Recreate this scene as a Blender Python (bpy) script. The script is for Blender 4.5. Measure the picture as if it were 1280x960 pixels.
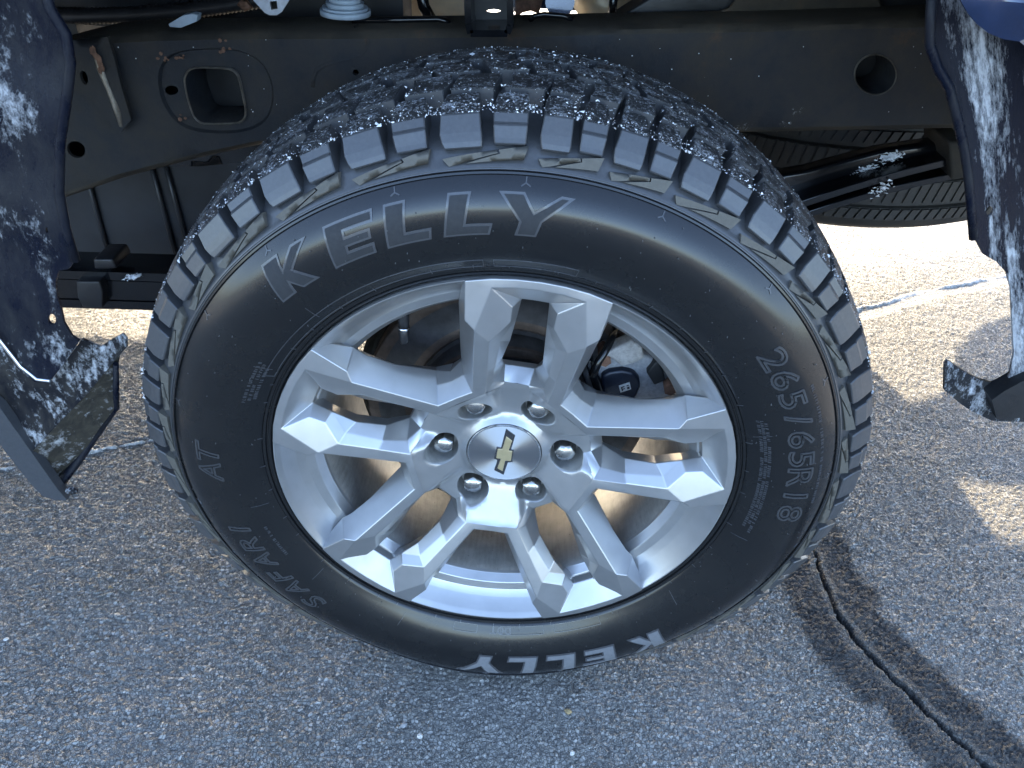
import bpy, bmesh, math, random
import numpy as np
from mathutils import Vector, Matrix
from mathutils.geometry import delaunay_2d_cdt
random.seed(7)
rng = np.random.default_rng(11)
R = math.radians
for o in list(bpy.data.objects):
    bpy.data.objects.remove(o)
scene = bpy.context.scene
col = scene.collection
PI = math.pi

# ------------------------------------------------------------------ camera
ZH = 0.387                                   # height of the wheel hub
CAM = np.array([0.0041, -0.6062, 0.592 + ZH])
FPX = 961.0


def cam_rot(yaw, pitch, roll):
    cy, sy, cp, sp = math.cos(yaw), math.sin(yaw), math.cos(pitch), math.sin(pitch)
    fwd = np.array([sy * cp, cy * cp, -sp])
    right = np.array([cy, -sy, 0])
    up = np.cross(right, fwd)
    cr, sr = math.cos(roll), math.sin(roll)
    return np.array([cr * right + sr * up, -sr * right + cr * up, fwd])


CR = cam_rot(-0.0001, 0.6498, 0.0636)
cam_d = bpy.data.cameras.new('camera')
cam = bpy.data.objects.new('camera', cam_d)
col.objects.link(cam)
cam_d.sensor_width = 36
cam_d.lens = FPX / 1280 * 36
cam_d.clip_start = 0.02
cam_d.clip_end = 500
cam.matrix_world = Matrix(((CR[0][0], CR[1][0], -CR[2][0], CAM[0]), (CR[0][1], CR[1][1], -CR[2][1], CAM[1]),
                           (CR[0][2], CR[1][2], -CR[2][2], CAM[2]), (0, 0, 0, 1)))
scene.camera = cam

# ------------------------------------------------------------------ light
SUN_EL, SUN_AZ = R(21.3), R(-4.0)
world = bpy.data.worlds.new('World')
scene.world = world
world.use_nodes = True
wn = world.node_tree
sky = wn.nodes.new('ShaderNodeTexSky')
sky.sky_type = 'NISHITA'
sky.sun_disc = False
sky.sun_elevation = SUN_EL
sky.sun_rotation = SUN_AZ
sky.air_density = 0.75
sky.dust_density = 2.0
sky.ozone_density = 0.8
wn.nodes['Background'].inputs['Strength'].default_value = 0.15
wn.links.new(sky.outputs[0], wn.nodes['Background'].inputs['Color'])
sun_d = bpy.data.lights.new('sun', 'SUN')
sun_d.energy = 2.0
sun_d.angle = R(0.5)
sun_d.color = (1.0, 0.82, 0.58)
sun = bpy.data.objects.new('sun', sun_d)
col.objects.link(sun)
sdir = Vector((math.sin(SUN_AZ) * math.cos(SUN_EL), math.cos(SUN_AZ) * math.cos(SUN_EL), math.sin(SUN_EL)))
sun.rotation_euler = sdir.to_track_quat('Z', 'Y').to_euler()
scene.view_settings.view_transform = 'Standard'
scene.view_settings.look = 'None'
scene.view_settings.gamma = 1.0
scene.view_settings.use_curve_mapping = False
scene.view_settings.exposure = 2.95
scene.cycles.max_bounces = 8


def W(px, py, Y):
    """world point that the photograph shows at (px, py), on the vertical plane y = Y"""
    d = (px - 640) / FPX * CR[0] - (py - 480) / FPX * CR[1] + CR[2]
    t = (Y - CAM[1]) / d[1]
    return CAM + d * t


def G(px, py, Z=0.0):
    d = (px - 640) / FPX * CR[0] - (py - 480) / FPX * CR[1] + CR[2]
    t = (Z - CAM[2]) / d[2]
    return CAM + d * t


# ------------------------------------------------------------------ materials
def material(name):
    m = bpy.data.materials.new(name)
    m.use_nodes = True
    nt = m.node_tree
    return m, nt, nt.nodes['Principled BSDF']


def N(nt, kind, **kw):
    n = nt.nodes.new(kind)
    for k, v in kw.items():
        if k in n.inputs:
            n.inputs[k].default_value = v
        else:
            setattr(n, k, v)
    return n


def coords(nt, scale=(1, 1, 1), world_space=True, lean=0.0):
    mp = N(nt, 'ShaderNodeMapping')
    mp.inputs['Scale'].default_value = scale
    if lean:
        r0 = N(nt, 'ShaderNodeMapping')
        r0.inputs['Rotation'].default_value = (0, lean, 0)
        nt.links.new(N(nt, 'ShaderNodeNewGeometry').outputs['Position'], r0.inputs['Vector'])
        nt.links.new(r0.outputs[0], mp.inputs['Vector'])
        return mp.outputs[0]
    if world_space:
        g = N(nt, 'ShaderNodeNewGeometry')
        nt.links.new(g.outputs['Position'], mp.inputs['Vector'])
    else:
        g = N(nt, 'ShaderNodeTexCoord')
        nt.links.new(g.outputs['Object'], mp.inputs['Vector'])
    return mp.outputs[0]


def noise(nt, vec, scale, detail=4, rough=0.6, dist=0.0):
    n = N(nt, 'ShaderNodeTexNoise')
    n.inputs['Scale'].default_value = scale
    n.inputs['Detail'].default_value = detail
    n.inputs['Roughness'].default_value = rough
    n.inputs['Distortion'].default_value = dist
    nt.links.new(vec, n.inputs['Vector'])
    return n.outputs['Fac']


def ramp(nt, fac, stops):
    r = N(nt, 'ShaderNodeValToRGB')
    el = r.color_ramp.elements
    while len(el) > 1:
        el.remove(el[-1])
    el[0].position = stops[0][0]
    el[0].color = (*stops[0][1], 1) if isinstance(stops[0][1], tuple) else (stops[0][1],) * 3 + (1,)
    for p, c in stops[1:]:
        e = el.new(p)
        e.color = (*c, 1) if isinstance(c, tuple) else (c, c, c, 1)
    nt.links.new(fac, r.inputs[0])
    return r.outputs[0]


def mix(nt, fac, a, b):
    m = N(nt, 'ShaderNodeMix', data_type='RGBA')
    for s, v in ((0, fac), (6, a), (7, b)):
        if isinstance(v, (tuple, float, int)):
            m.inputs[s].default_value = v if not isinstance(v, tuple) else (*v, 1)
        else:
            nt.links.new(v, m.inputs[s])
    return m.outputs[2]


def mul(nt, a, b, op='MULTIPLY'):
    m = N(nt, 'ShaderNodeMath', operation=op)
    for i, v in enumerate((a, b)):
        if isinstance(v, (float, int)):
            m.inputs[i].default_value = v
        else:
            nt.links.new(v, m.inputs[i])
    return m.outputs[0]


def bump(nt, bsdf, h, strength, dist):
    b = N(nt, 'ShaderNodeBump')
    b.inputs['Strength'].default_value = strength
    b.inputs['Distance'].default_value = dist
    nt.links.new(h, b.inputs['Height'])
    nt.links.new(b.outputs[0], bsdf.inputs['Normal'])


def setv(b, **kw):
    for k, v in kw.items():
        k = k.replace('_', ' ')
        b.inputs[k].default_value = (*v, 1) if isinstance(v, tuple) and len(v) == 3 else v


def plain(name, colour, rough=0.5, metal=0.0, var=0.25, scale=40, bmp=0.15, spec=0.5):
    m, nt, b = material(name)
    v = coords(nt)
    n = noise(nt, v, scale, 5)
    c = ramp(nt, n, [(0.3, tuple(x * (1 - var) for x in colour)), (0.7, tuple(min(1, x * (1 + var)) for x in colour))])
    nt.links.new(c, b.inputs['Base Color'])
    setv(b, Metallic=metal, Specular_IOR_Level=spec)
    rr = ramp(nt, noise(nt, v, scale * 0.4, 3), [(0.3, max(0.03, rough - 0.08)), (0.7, min(1, rough + 0.08))])
    nt.links.new(rr, b.inputs['Roughness'])
    if bmp:
        bump(nt, b, noise(nt, v, scale * 6, 3), bmp, 0.001)
    return m


def salted(name, base, rough, salt_amt, stretch=(1, 1, 1), scale=30, salt_col=(0.62, 0.63, 0.64), metal=0.0, dust=(0.11, 0.10, 0.08), dust_amt=0.35, scale2=160, streams=(), lean=0.0, rust=0.0):
    """dark paint under dried road salt and dust"""
    m, nt, b = material(name)
    v = coords(nt, stretch, lean=lean)
    big = noise(nt, coords(nt, tuple(0.5 + 0.5 * q for q in stretch), lean=lean), scale * 0.3, 3, 0.55)
    mid = noise(nt, v, scale, 7, 0.72)
    fine = noise(nt, coords(nt, tuple(0.4 + 0.6 * q for q in stretch), lean=lean), scale2, 6, 0.8)
    s = mul(nt, mul(nt, big, 0.9), mul(nt, mid, 0.8), 'ADD')
    s = mul(nt, s, mul(nt, fine, 0.75), 'ADD')
    if streams:                                   # run-down bands: x = a + b z, of width w
        g = N(nt, 'ShaderNodeNewGeometry')
        sx = N(nt, 'ShaderNodeSeparateXYZ')
        nt.links.new(g.outputs['Position'], sx.inputs[0])
        wob = mul(nt, noise(nt, coords(nt, (0.2, 1, 1)), 14, 3), 0.5, 'SUBTRACT')
        tot = None
        for (xa, za), (xb, zb), w, k in streams:
            sl = (xb - xa) / (zb - za)
            xc = mul(nt, mul(nt, mul(nt, sx.outputs[2], za, 'SUBTRACT'), sl), xa, 'ADD')
            d = mul(nt, mul(nt, sx.outputs[0], xc, 'SUBTRACT'), mul(nt, wob, w * 1.6), 'ADD')
            d = mul(nt, mul(nt, mul(nt, d, 1.0 / w), 2.0, 'POWER'), -1.0)
            d = mul(nt, mul(nt, 2.71828, d, 'POWER'), k)
            tot = d if tot is None else mul(nt, tot, d, 'ADD')
        s = mul(nt, s, tot, 'ADD')
    t = 0.79 - 0.32 * salt_amt
    mask = ramp(nt, mul(nt, s, 0.5), [(t - 0.05, 0.0), (t - 0.01, 0.45), (t + 0.05, 1.0)])
    d = ramp(nt, noise(nt, v, scale * 0.5, 6, 0.7), [(0.4, 0.0), (0.75, dust_amt)])
    c = mix(nt, d, base, dust)
    if rust:
        rm = ramp(nt, noise(nt, coords(nt), 11, 9, 0.78), [(0.60, 0.0), (0.70, rust)])
        c = mix(nt, rm, c, (0.085, 0.048, 0.030))
    sc = ramp(nt, fine, [(0.35, tuple(q * 0.45 for q in salt_col)), (0.65, salt_col)])
    c = mix(nt, mask, c, sc)
    nt.links.new(c, b.inputs['Base Color'])
    rr = mix(nt, mask, ramp(nt, d, [(0, rough), (0.6, min(1, rough + 0.4))]), (0.9, 0.9, 0.9))
    nt.links.new(rr, b.inputs['Roughness'])
    setv(b, Metallic=metal, Specular_IOR_Level=0.18)
    bump(nt, b, mul(nt, mask, mul(nt, fine, 1.0), 'ADD'), 0.6, 0.0016)
    return m


def rubber(name, base, rough, dust=0.0, dust_col=(0.2, 0.185, 0.155), speck=0.0, spec=0.5, bmp=0.12, bscale=900, rvar=0.07, coat=0.0):
    m, nt, b = material(name)
    v = coords(nt)
    n1 = noise(nt, v, 22, 6, 0.65)
    n2 = noise(nt, v, 260, 4, 0.7)
    c = ramp(nt, n2, [(0.25, tuple(x * 0.85 for x in base)), (0.8, tuple(x * 1.2 for x in base))])
    if dust:
        f = ramp(nt, mul(nt, n1, mul(nt, n2, 0.5), 'ADD'), [(0.55, 0.0), (1.0, dust)])
        c = mix(nt, f, c, dust_col)
    rr = ramp(nt, n1, [(0.3, rough - rvar), (0.7, rough + rvar)])
    h = noise(nt, v, bscale, 4, 0.7)
    if speck:
        sp = noise(nt, v, 330, 5, 0.85)
        lo = noise(nt, v, 45, 4, 0.6)
        s = mul(nt, sp, mul(nt, lo, 0.35), 'ADD')
        mask = ramp(nt, s, [(0.80 - speck, 0.0), (0.87 - speck, 1.0)])
        c = mix(nt, mask, c, (0.36, 0.37, 0.39))
        rr = mix(nt, mask, rr, (0.75, 0.75, 0.75))
        h = mul(nt, mul(nt, sp, 0.8), mul(nt, mask, 0.6), 'ADD')
    nt.links.new(c, b.inputs['Base Color'])
    nt.links.new(rr, b.inputs['Roughness'])
    setv(b, Specular_IOR_Level=spec, Coat_Weight=coat, Coat_Roughness=0.14)
    bump(nt, b, h, bmp, 0.0015)
    return m


M = {}
M['sidewall'] = rubber('sidewall_rubber', (0.0055, 0.0058, 0.0066), 0.26, dust=0.012, spec=0.3, bmp=0.05, bscale=500, rvar=0.05, coat=0.62)
M['shoulder'] = rubber('shoulder_rubber', (0.048, 0.050, 0.054), 0.38, dust=0.06, coat=0.35, spec=0.6, bmp=0.07, bscale=300)
M['tread'] = rubber('tread_rubber', (0.017, 0.018, 0.020), 0.5, dust=0.10, speck=0.105, bmp=0.9)
M['shoulder_top'] = M['tread']
M['spare'] = rubber('spare_rubber', (0.020, 0.019, 0.018), 0.6, dust=0.12, bmp=0.1)
M['wedge'] = rubber('dusty_rubber', (0.085, 0.079, 0.066), 0.62, dust=0.06, bmp=0.15, bscale=300)
M['outline_dim'] = rubber('dim_outline_rubber', (0.040, 0.041, 0.044), 0.32, bmp=0.05, spec=0.6, coat=0.3)
M['fleck'] = plain('dust_fleck', (0.09, 0.09, 0.09), 0.6, 0, 0.2, 200, 0)
M['letter'] = rubber('letter_rubber', (0.024, 0.0255, 0.029), 0.62, dust=0.05, bmp=0.08, spec=0.3)
M['letter_low'] = rubber('letter_rubber_sky_sheen', (0.15, 0.155, 0.165), 0.38, dust=0.05, bmp=0.08, spec=0.6)  # same letter rubber; sky reflection painted in as a pale base
M['outline'] = rubber('outline_rubber', (0.055, 0.056, 0.06), 0.3, bmp=0.05, spec=0.6, coat=0.4)
M['crumb'] = plain('snow', (0.8, 0.82, 0.85), 0.6, var=0.08, scale=300)

# silver paint with fine flake
m, nt, b = material('silver_paint')
v = coords(nt)
fl = noise(nt, v, 35, 3, 0.5)
dirt = noise(nt, v, 48, 3, 0.6)
c = ramp(nt, fl, [(0.3, (0.385, 0.387, 0.388)), (0.7, (0.435, 0.437, 0.438))])
c = mix(nt, ramp(nt, dirt, [(0.58, 0.0), (0.85, 0.28)]), c, (0.30, 0.29, 0.27))
nt.links.new(c, b.inputs['Base Color'])
setv(b, Metallic=0.75, Roughness=0.31, Coat_Weight=0.25, Coat_Roughness=0.2)
M['silver'] = m
# barrel: same metal, dustier
m, nt, b = material('barrel_metal')
v = coords(nt)
n = noise(nt, v, 25, 6, 0.7)
streak = noise(nt, coords(nt, (30, 3, 30)), 9, 4, 0.7)
c = ramp(nt, mul(nt, n, mul(nt, streak, 0.5), 'ADD'), [(0.5, (0.28, 0.27, 0.25)), (0.95, (0.52, 0.505, 0.475))])
sp = noise(nt, v, 180, 3, 0.6)
c = mix(nt, ramp(nt, sp, [(0.70, 0.0), (0.74, 0.8)]), c, (0.05, 0.045, 0.04))
nt.links.new(c, b.inputs['Base Color'])
setv(b, Metallic=0.6, Roughness=0.38)
bump(nt, b, n, 0.1, 0.002)
M['barrel'] = m
# spun aluminium cap
m, nt, b = material('spun_aluminium')
tg = N(nt, 'ShaderNodeTangent', direction_type='RADIAL', axis='Y')
nt.links.new(tg.outputs[0], b.inputs['Tangent'])
setv(b, Base_Color=(0.62, 0.64, 0.67), Metallic=1.0, Roughness=0.48, Anisotropic=1.0, Anisotropic_Rotation=0.25)
M['spun'] = m
M['chrome'] = plain('nut_chrome', (0.46, 0.46, 0.45), 0.24, 1.0, 0.15, 120, 0.1)
M['edge'] = plain('polished_edge', (0.75, 0.76, 0.78), 0.2, 1.0, 0.05, 90, 0)
M['gold'] = plain('gold_enamel', (0.56, 0.46, 0.27), 0.42, 0.6, 0.06, 200, 0.05)
M['emblem_dark'] = plain('emblem_bezel', (0.16, 0.16, 0.17), 0.25, 0.9, 0.1, 100, 0)
M['black'] = plain('black_rubber', (0.014, 0.014, 0.016), 0.42, 0, 0.3, 60, 0.2)
M['pocket'] = plain('pocket_metal', (0.36, 0.36, 0.35), 0.45, 0.7, 0.25, 60, 0.1)
M['frame'] = salted('frame_paint', (0.020, 0.022, 0.026), 0.40, -0.06, (1, 1, 1), 22, dust=(0.062, 0.052, 0.040), dust_amt=0.85, rust=0.75)
M['frame_lip'] = salted('frame_lip_paint', (0.028, 0.026, 0.023), 0.55, -0.06, (1, 1, 1), 22, dust=(0.085, 0.07, 0.052), dust_amt=0.9, rust=0.9)
M['rust'] = plain('rust', (0.16, 0.085, 0.055), 0.85, 0.1, 0.45, 120, 0.6)
M['edge_metal'] = plain('worn_edge', (0.27, 0.24, 0.20), 0.4, 0.6, 0.4, 90, 0.3)
def xz(a, c2, y):
    q = W(a, c2, y)
    return (float(q[0]), float(q[2]))


_a, _b = xz(1222, 45, .035), xz(1238, 262, .035)
LEAN_R = math.atan2(_b[0] - _a[0], _a[1] - _b[1])
_a, _b = xz(5, 70, .02), xz(48, 330, .02)
LEAN_L = math.atan2(_b[0] - _a[0], _a[1] - _b[1])
M['navy_salt'] = salted('navy_paint_salted', (0.0022, 0.0042, 0.012), 0.22, 0.02, (1.0, 1.0, 0.42), 75, (0.42, 0.43, 0.45), dust=(0.05, 0.048, 0.043), dust_amt=0.45,
                        lean=LEAN_L, streams=[(xz(2, 70, .02), xz(52, 330, .02), .013, .15), (xz(30, 250, .02), xz(30, 440, .02), .018, .10), (xz(-30, 100, .02), xz(-20, 400, .02), .02, .10)])
M['navy_salt_r'] = salted('black_paint_salt_streaks', (0.004, 0.006, 0.014), 0.2, 0.10, (2.4, 1.0, 0.10), 34, (0.46, 0.47, 0.49), dust=(0.05, 0.05, 0.052), dust_amt=0.12,
                          lean=LEAN_R, streams=[(xz(1220, 40, .035), xz(1236, 260, .035), .008, .27), (xz(1250, 60, .035), xz(1262, 300, .035), .006, .20), (xz(1278, 60, .035), xz(1285, 300, .035), .010, .20), (xz(1238, 240, .035), xz(1268, 430, .035), .018, .15)])
M['tab_salt'] = salted('bracket_salted', (0.010, 0.011, 0.015), 0.35, 0.36, (1.2, 1, 0.5), 110, (0.55, 0.56, 0.58), dust=(0.07, 0.062, 0.05), dust_amt=0.6)
M['brown_salt'] = salted('dusty_flange', (0.035, 0.032, 0.027), 0.6, 0.30, (1, 1, 1), 120, (0.48, 0.48, 0.48), dust=(0.09, 0.08, 0.06), dust_amt=0.9)
M['trim'] = plain('dark_trim', (0.045, 0.049, 0.056), 0.5, 0, 0.12, 300, 0.2)
M['navy'] = plain('navy_paint', (0.006, 0.018, 0.06), 0.12, 0.2, 0.15, 60, 0.03)
M['navy'].node_tree.nodes['Principled BSDF'].inputs['Coat Weight'].default_value = 0.8
M['dark'] = plain('underbody_black', (0.010, 0.011, 0.013), 0.5, 0, 0.4, 30, 0.3)
M['plastic'] = plain('shield_plastic', (0.016, 0.018, 0.022), 0.42, 0, 0.25, 18, 0.25)
M['gloss'] = plain('glossy_black', (0.006, 0.0065, 0.008), 0.16, 0, 0.2, 60, 0.1)
M['zinc'] = plain('zinc', (0.42, 0.46, 0.52), 0.42, 0.8, 0.15, 120, 0.2)
M['connector'] = plain('grey_connector', (0.30, 0.36, 0.42), 0.5, 0, 0.15, 60, 0.1)
M['tan_metal'] = plain('bounce_tinted_steel', (0.74, 0.60, 0.40), 0.42, 0.3, 0.25, 12, 0.1)  # golden glow of bounced sunlight put into the base colour
M['rotor'] = plain('rotor_iron', (0.11, 0.082, 0.066), 0.5, 0.6, 0.4, 50, 0.3)
M['rotor_dark'] = plain('hat_iron', (0.06, 0.058, 0.06), 0.5, 0.4, 0.4, 50, 0.3)
M['shield'] = plain('dust_shield_steel', (0.055, 0.048, 0.040), 0.5, 0.5, 0.4, 40, 0.3)
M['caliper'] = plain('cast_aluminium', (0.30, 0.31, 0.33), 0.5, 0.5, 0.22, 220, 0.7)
M['caliper_lit'] = plain('cast_aluminium_lit', (0.42, 0.41, 0.40), 0.6, 0.4, 0.25, 260, 0.9)  # lighter copy of the cast aluminium, lit look painted into its colour
M['caliper_pad'] = plain('piston_housing', (0.012, 0.016, 0.028), 0.35, 0.2, 0.3, 50, 0.2)
M['label'] = plain('label_paper', (0.6, 0.6, 0.57), 0.6, 0, 0.05, 60, 0)
M['ink'] = plain('label_ink', (0.04, 0.04, 0.05), 0.6, 0, 0.05, 60, 0)
M['pebble_white'] = plain('white_pebble', (0.60, 0.60, 0.58), 0.6, 0, 0.2, 200, 0.4)
M['pebble_tan'] = plain('tan_crumb', (0.36, 0.27, 0.14), 0.8, 0, 0.3, 200, 0.5)
M['pebble_grey'] = plain('grey_pebble', (0.30, 0.31, 0.32), 0.7, 0, 0.25, 200, 0.5)

# asphalt: small stones set in dark binder
m, nt, b = material('worn_asphalt')
at = N(nt, 'ShaderNodeAttribute', attribute_name='tint')
ad = N(nt, 'ShaderNodeAttribute', attribute_name='damp')
asalt = N(nt, 'ShaderNodeAttribute', attribute_name='salt')
v = coords(nt)
gr = noise(nt, v, 900, 2, 0.8)


def stones(scale, w):
    vo = N(nt, 'ShaderNodeTexVoronoi', feature='F1')
    vo.inputs['Scale'].default_value = scale
    vo.inputs['Randomness'].default_value = 1.0
    ve = N(nt, 'ShaderNodeTexVoronoi', feature='DISTANCE_TO_EDGE')
    ve.inputs['Scale'].default_value = scale
    for q in (vo, ve):
        nt.links.new(v, q.inputs['Vector'])
    sep = N(nt, 'ShaderNodeSeparateColor')
    nt.links.new(vo.outputs['Color'], sep.inputs[0])
    return sep.outputs, ve.outputs['Distance']


s1, e1_ = stones(205, 0.0012)
s2, e2_ = stones(400, 0.0008)
pick = ramp(nt, s1[1], [(0.47, 0.0), (0.53, 1.0)])
val = mix(nt, pick, s2[0], s1[0])
edge = mix(nt, pick, ramp(nt, e2_, [(0.03, 0.0), (0.14, 1.0)]), ramp(nt, e1_, [(0.02, 0.0), (0.11, 1.0)]))
val = mul(nt, mul(nt, val, 0.72), mul(nt, at.outputs['Fac'], 0.36), 'ADD')
c = ramp(nt, val, [(0.0, (0.190, 0.186, 0.168)), (0.40, (0.315, 0.308, 0.280)), (0.70, (0.445, 0.436, 0.400)), (0.88, (0.58, 0.57, 0.53)), (1.0, (0.72, 0.71, 0.67))])
c = mix(nt, edge, (0.105, 0.103, 0.094), c)
c = mix(nt, ramp(nt, gr, [(0.35, 0.4), (0.6, 0.0)]), c, (0.05, 0.05, 0.052))
lo = noise(nt, v, 5, 5, 0.65)
c = mix(nt, ramp(nt, lo, [(0.42, 0.0), (0.72, 0.30)]), c, (0.34, 0.34, 0.335))
c = mix(nt, mul(nt, ad.outputs['Fac'], 0.94), c, (0.012, 0.0145, 0.018))
c = mix(nt, asalt.outputs['Fac'], c, (0.72, 0.72, 0.71))
nt.links.new(c, b.inputs['Base Color'])
nt.links.new(ramp(nt, ad.outputs['Fac'], [(0.0, 0.60), (1.0, 0.62)]), b.inputs['Roughness'])
hh = mul(nt, mul(nt, edge, mul(nt, val, 0.9), 'ADD'), mul(nt, gr, 0.35), 'ADD')
bump(nt, b, hh, 0.75, 0.0024)
M['asphalt'] = m


# ------------------------------------------------------------------ object helpers
def link(name, me, parent=None, mats=None, smooth=None, label=None, cat=None, group=None, kind=None):
    if isinstance(me, bmesh.types.BMesh):
        bm = me
        me = bpy.data.meshes.new(name)
        bm.to_mesh(me)
        bm.free()
    if mats:
        for mt in (mats if isinstance(mats, (list, tuple)) else [mats]):
            me.materials.append(M[mt])
    if smooth is not None:
        me.polygons.foreach_set('use_smooth', [True] * len(me.polygons))
        if smooth < 179:
            me.set_sharp_from_angle(angle=R(smooth))
    o = bpy.data.objects.new(name, me)
    col.objects.link(o)
    if parent:
        o.parent = parent
    for k, val in (('label', label), ('category', cat), ('group', group), ('kind', kind)):
        if val:
            o[k] = val
    return o


def raw(verts, faces):
    me = bpy.data.meshes.new('mesh')
    me.from_pydata([tuple(map(float, v)) for v in verts], [], faces)
    me.update()
    return me


def clean(bm, bevel=0, seg=2, ang=20, merge=1e-5):
    bmesh.ops.remove_doubles(bm, verts=bm.verts, dist=merge)
    bmesh.ops.recalc_face_normals(bm, faces=bm.faces)
    if bevel:
        es = [e for e in bm.edges if len(e.link_faces) == 2 and e.calc_face_angle(0) > R(ang)]
        bmesh.ops.bevel(bm, geom=es, offset=bevel, offset_type='OFFSET', segments=seg, profile=0.5, affect='EDGES', clamp_overlap=True)
    return bm


def bm_from(verts, faces):
    bm = bmesh.new()
    vs = [bm.verts.new(tuple(map(float, v))) for v in verts]
    for f in faces:
        try:
            bm.faces.new([vs[i] for i in f])
        except ValueError:
            pass
    return bm


def box_bm(bm, lo, hi, mat=0):
    x0, y0, z0 = lo
    x1, y1, z1 = hi
    vs = [bm.verts.new(p) for p in ((x0, y0, z0), (x1, y0, z0), (x1, y1, z0), (x0, y1, z0), (x0, y0, z1), (x1, y0, z1), (x1, y1, z1), (x0, y1, z1))]
    for f in ((0, 1, 5, 4), (1, 2, 6, 5), (2, 3, 7, 6), (3, 0, 4, 7), (4, 5, 6, 7), (3, 2, 1, 0)):
        bm.faces.new([vs[i] for i in f]).material_index = mat


def revolve(profile, n=256, a0=0.0, a1=2 * PI, centre=(0, 0, 0)):
    """profile of (radius, y) turned about the axle (world y)"""
    full = abs(a1 - a0 - 2 * PI) < 1e-6
    m = n if full else n + 1
    a = a0 + (a1 - a0) * np.arange(m) / n
    k = len(profile)
    V = np.zeros((m, k, 3))
    for j, (r, y) in enumerate(profile):
        V[:, j, 0] = centre[0] + r * np.sin(a)
        V[:, j, 1] = centre[1] + y
        V[:, j, 2] = centre[2] + r * np.cos(a)
    faces = []
    for i in range(n):
        i2 = (i + 1) % m
        for j in range(k - 1):
            faces.append((i * k + j, i * k + j + 1, i2 * k + j + 1, i2 * k + j))
    return raw(V.reshape(-1, 3), faces)


def tube_bm(bm, pts, rad, n=10, mat=0, caps=True):
    pts = [Vector(map(float, p)) for p in pts]
    rads = rad if isinstance(rad, (list, tuple)) else [rad] * len(pts)
    rings = []
    prev = None
    for i, p in enumerate(pts):
        t = (pts[min(i + 1, len(pts) - 1)] - pts[max(i - 1, 0)]).normalized()
        if prev is None:
            prev = t.orthogonal().normalized()
        u = (prev - t * prev.dot(t)).normalized()
        prev = u
        w = t.cross(u)
        rings.append([bm.verts.new(p + (u * math.cos(2 * PI * k / n) + w * math.sin(2 * PI * k / n)) * rads[i]) for k in range(n)])
    for a, b2 in zip(rings, rings[1:]):
        for k in range(n):
            f = bm.faces.new((a[k], a[(k + 1) % n], b2[(k + 1) % n], b2[k]))
            f.material_index = mat
            f.smooth = True
    if caps:
        bm.faces.new(rings[0][::-1]).material_index = mat
        bm.faces.new(rings[-1]).material_index = mat


def inside(P, poly):
    P = np.asarray(P)
    poly = np.asarray(poly)
    res = np.zeros(len(P), bool)
    x, y = P[:, 0], P[:, 1]
    j = len(poly) - 1
    for i in range(len(poly)):
        xi, yi, xj, yj = *poly[i], *poly[j]
        c = ((yi > y) != (yj > y)) & (x < (xj - xi) * (y - yi) / (yj - yi + 1e-18) + xi)
        res ^= c
        j = i
    return res


def subdiv(loop, step):
    out = []
    for i in range(len(loop)):
        a = np.array(loop[i], float)
        b2 = np.array(loop[(i + 1) % len(loop)], float)
        n = max(1, int(np.linalg.norm(b2 - a) / step))
        for k in range(n):
            out.append(tuple(a + (b2 - a) * k / n))
    return out


def seg_dist(P, loop):
    P = np.asarray(P)
    d = np.full(len(P), 1e9)
    L = np.asarray(loop)
    for i in range(len(L)):
        a, b2 = L[i], L[(i + 1) % len(L)]
        ab = b2 - a
        t = np.clip(((P - a) @ ab) / (ab @ ab + 1e-18), 0, 1)
        d = np.minimum(d, np.linalg.norm(P - a - t[:, None] * ab, axis=1))
    return d


def fill(outer, holes=(), step=0.01, extra=(), edge_step=None):
    """triangulated flat region with holes: returns 2-D verts, triangles, and the index loops of outer and holes"""
    es = edge_step or step
    loops = [subdiv(l, es) for l in (outer, *holes, *extra)]
    pts, edges, idx = [], [], []
    for l in loops:
        s = len(pts)
        pts += l
        ids = list(range(s, s + len(l)))
        idx.append(ids)
        edges += [(ids[i], ids[(i + 1) % len(ids)]) for i in range(len(ids))]
    lo = np.min(loops[0], axis=0)
    hi = np.max(loops[0], axis=0)
    gx, gy = np.meshgrid(np.arange(lo[0], hi[0], step), np.arange(lo[1], hi[1], step))
    g = np.stack([gx.ravel(), gy.ravel()], 1) + 1e-4
    if len(g):
        ok = inside(g, loops[0])
        for l in loops[1:1 + len(holes)]:
            ok &= ~inside(g, l)
        g = g[ok]
        for l in loops:
            if len(g):
                g = g[seg_dist(g, l) > step * 0.45]
        pts += [tuple(q) for q in g]
    ov, oe, of, vmap, _, _ = delaunay_2d_cdt([Vector((float(a), float(c2))) for a, c2 in pts], edges, [], 0, 1e-7, True)
    P = np.array([tuple(q) for q in ov])
    inv = {}
    for i, ids in enumerate(vmap):
        for k in ids:
            inv[k] = i
    tris = np.array([f for f in of if len(f) == 3])
    cen = P[tris].mean(1)
    ok = inside(cen, loops[0])
    for l in loops[1:1 + len(holes)]:
        ok &= ~inside(cen, l)
    tris = tris[ok]
    return P, [tuple(int(q) for q in t) for t in tris], [[inv[k] for k in ids] for ids in idx]


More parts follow.
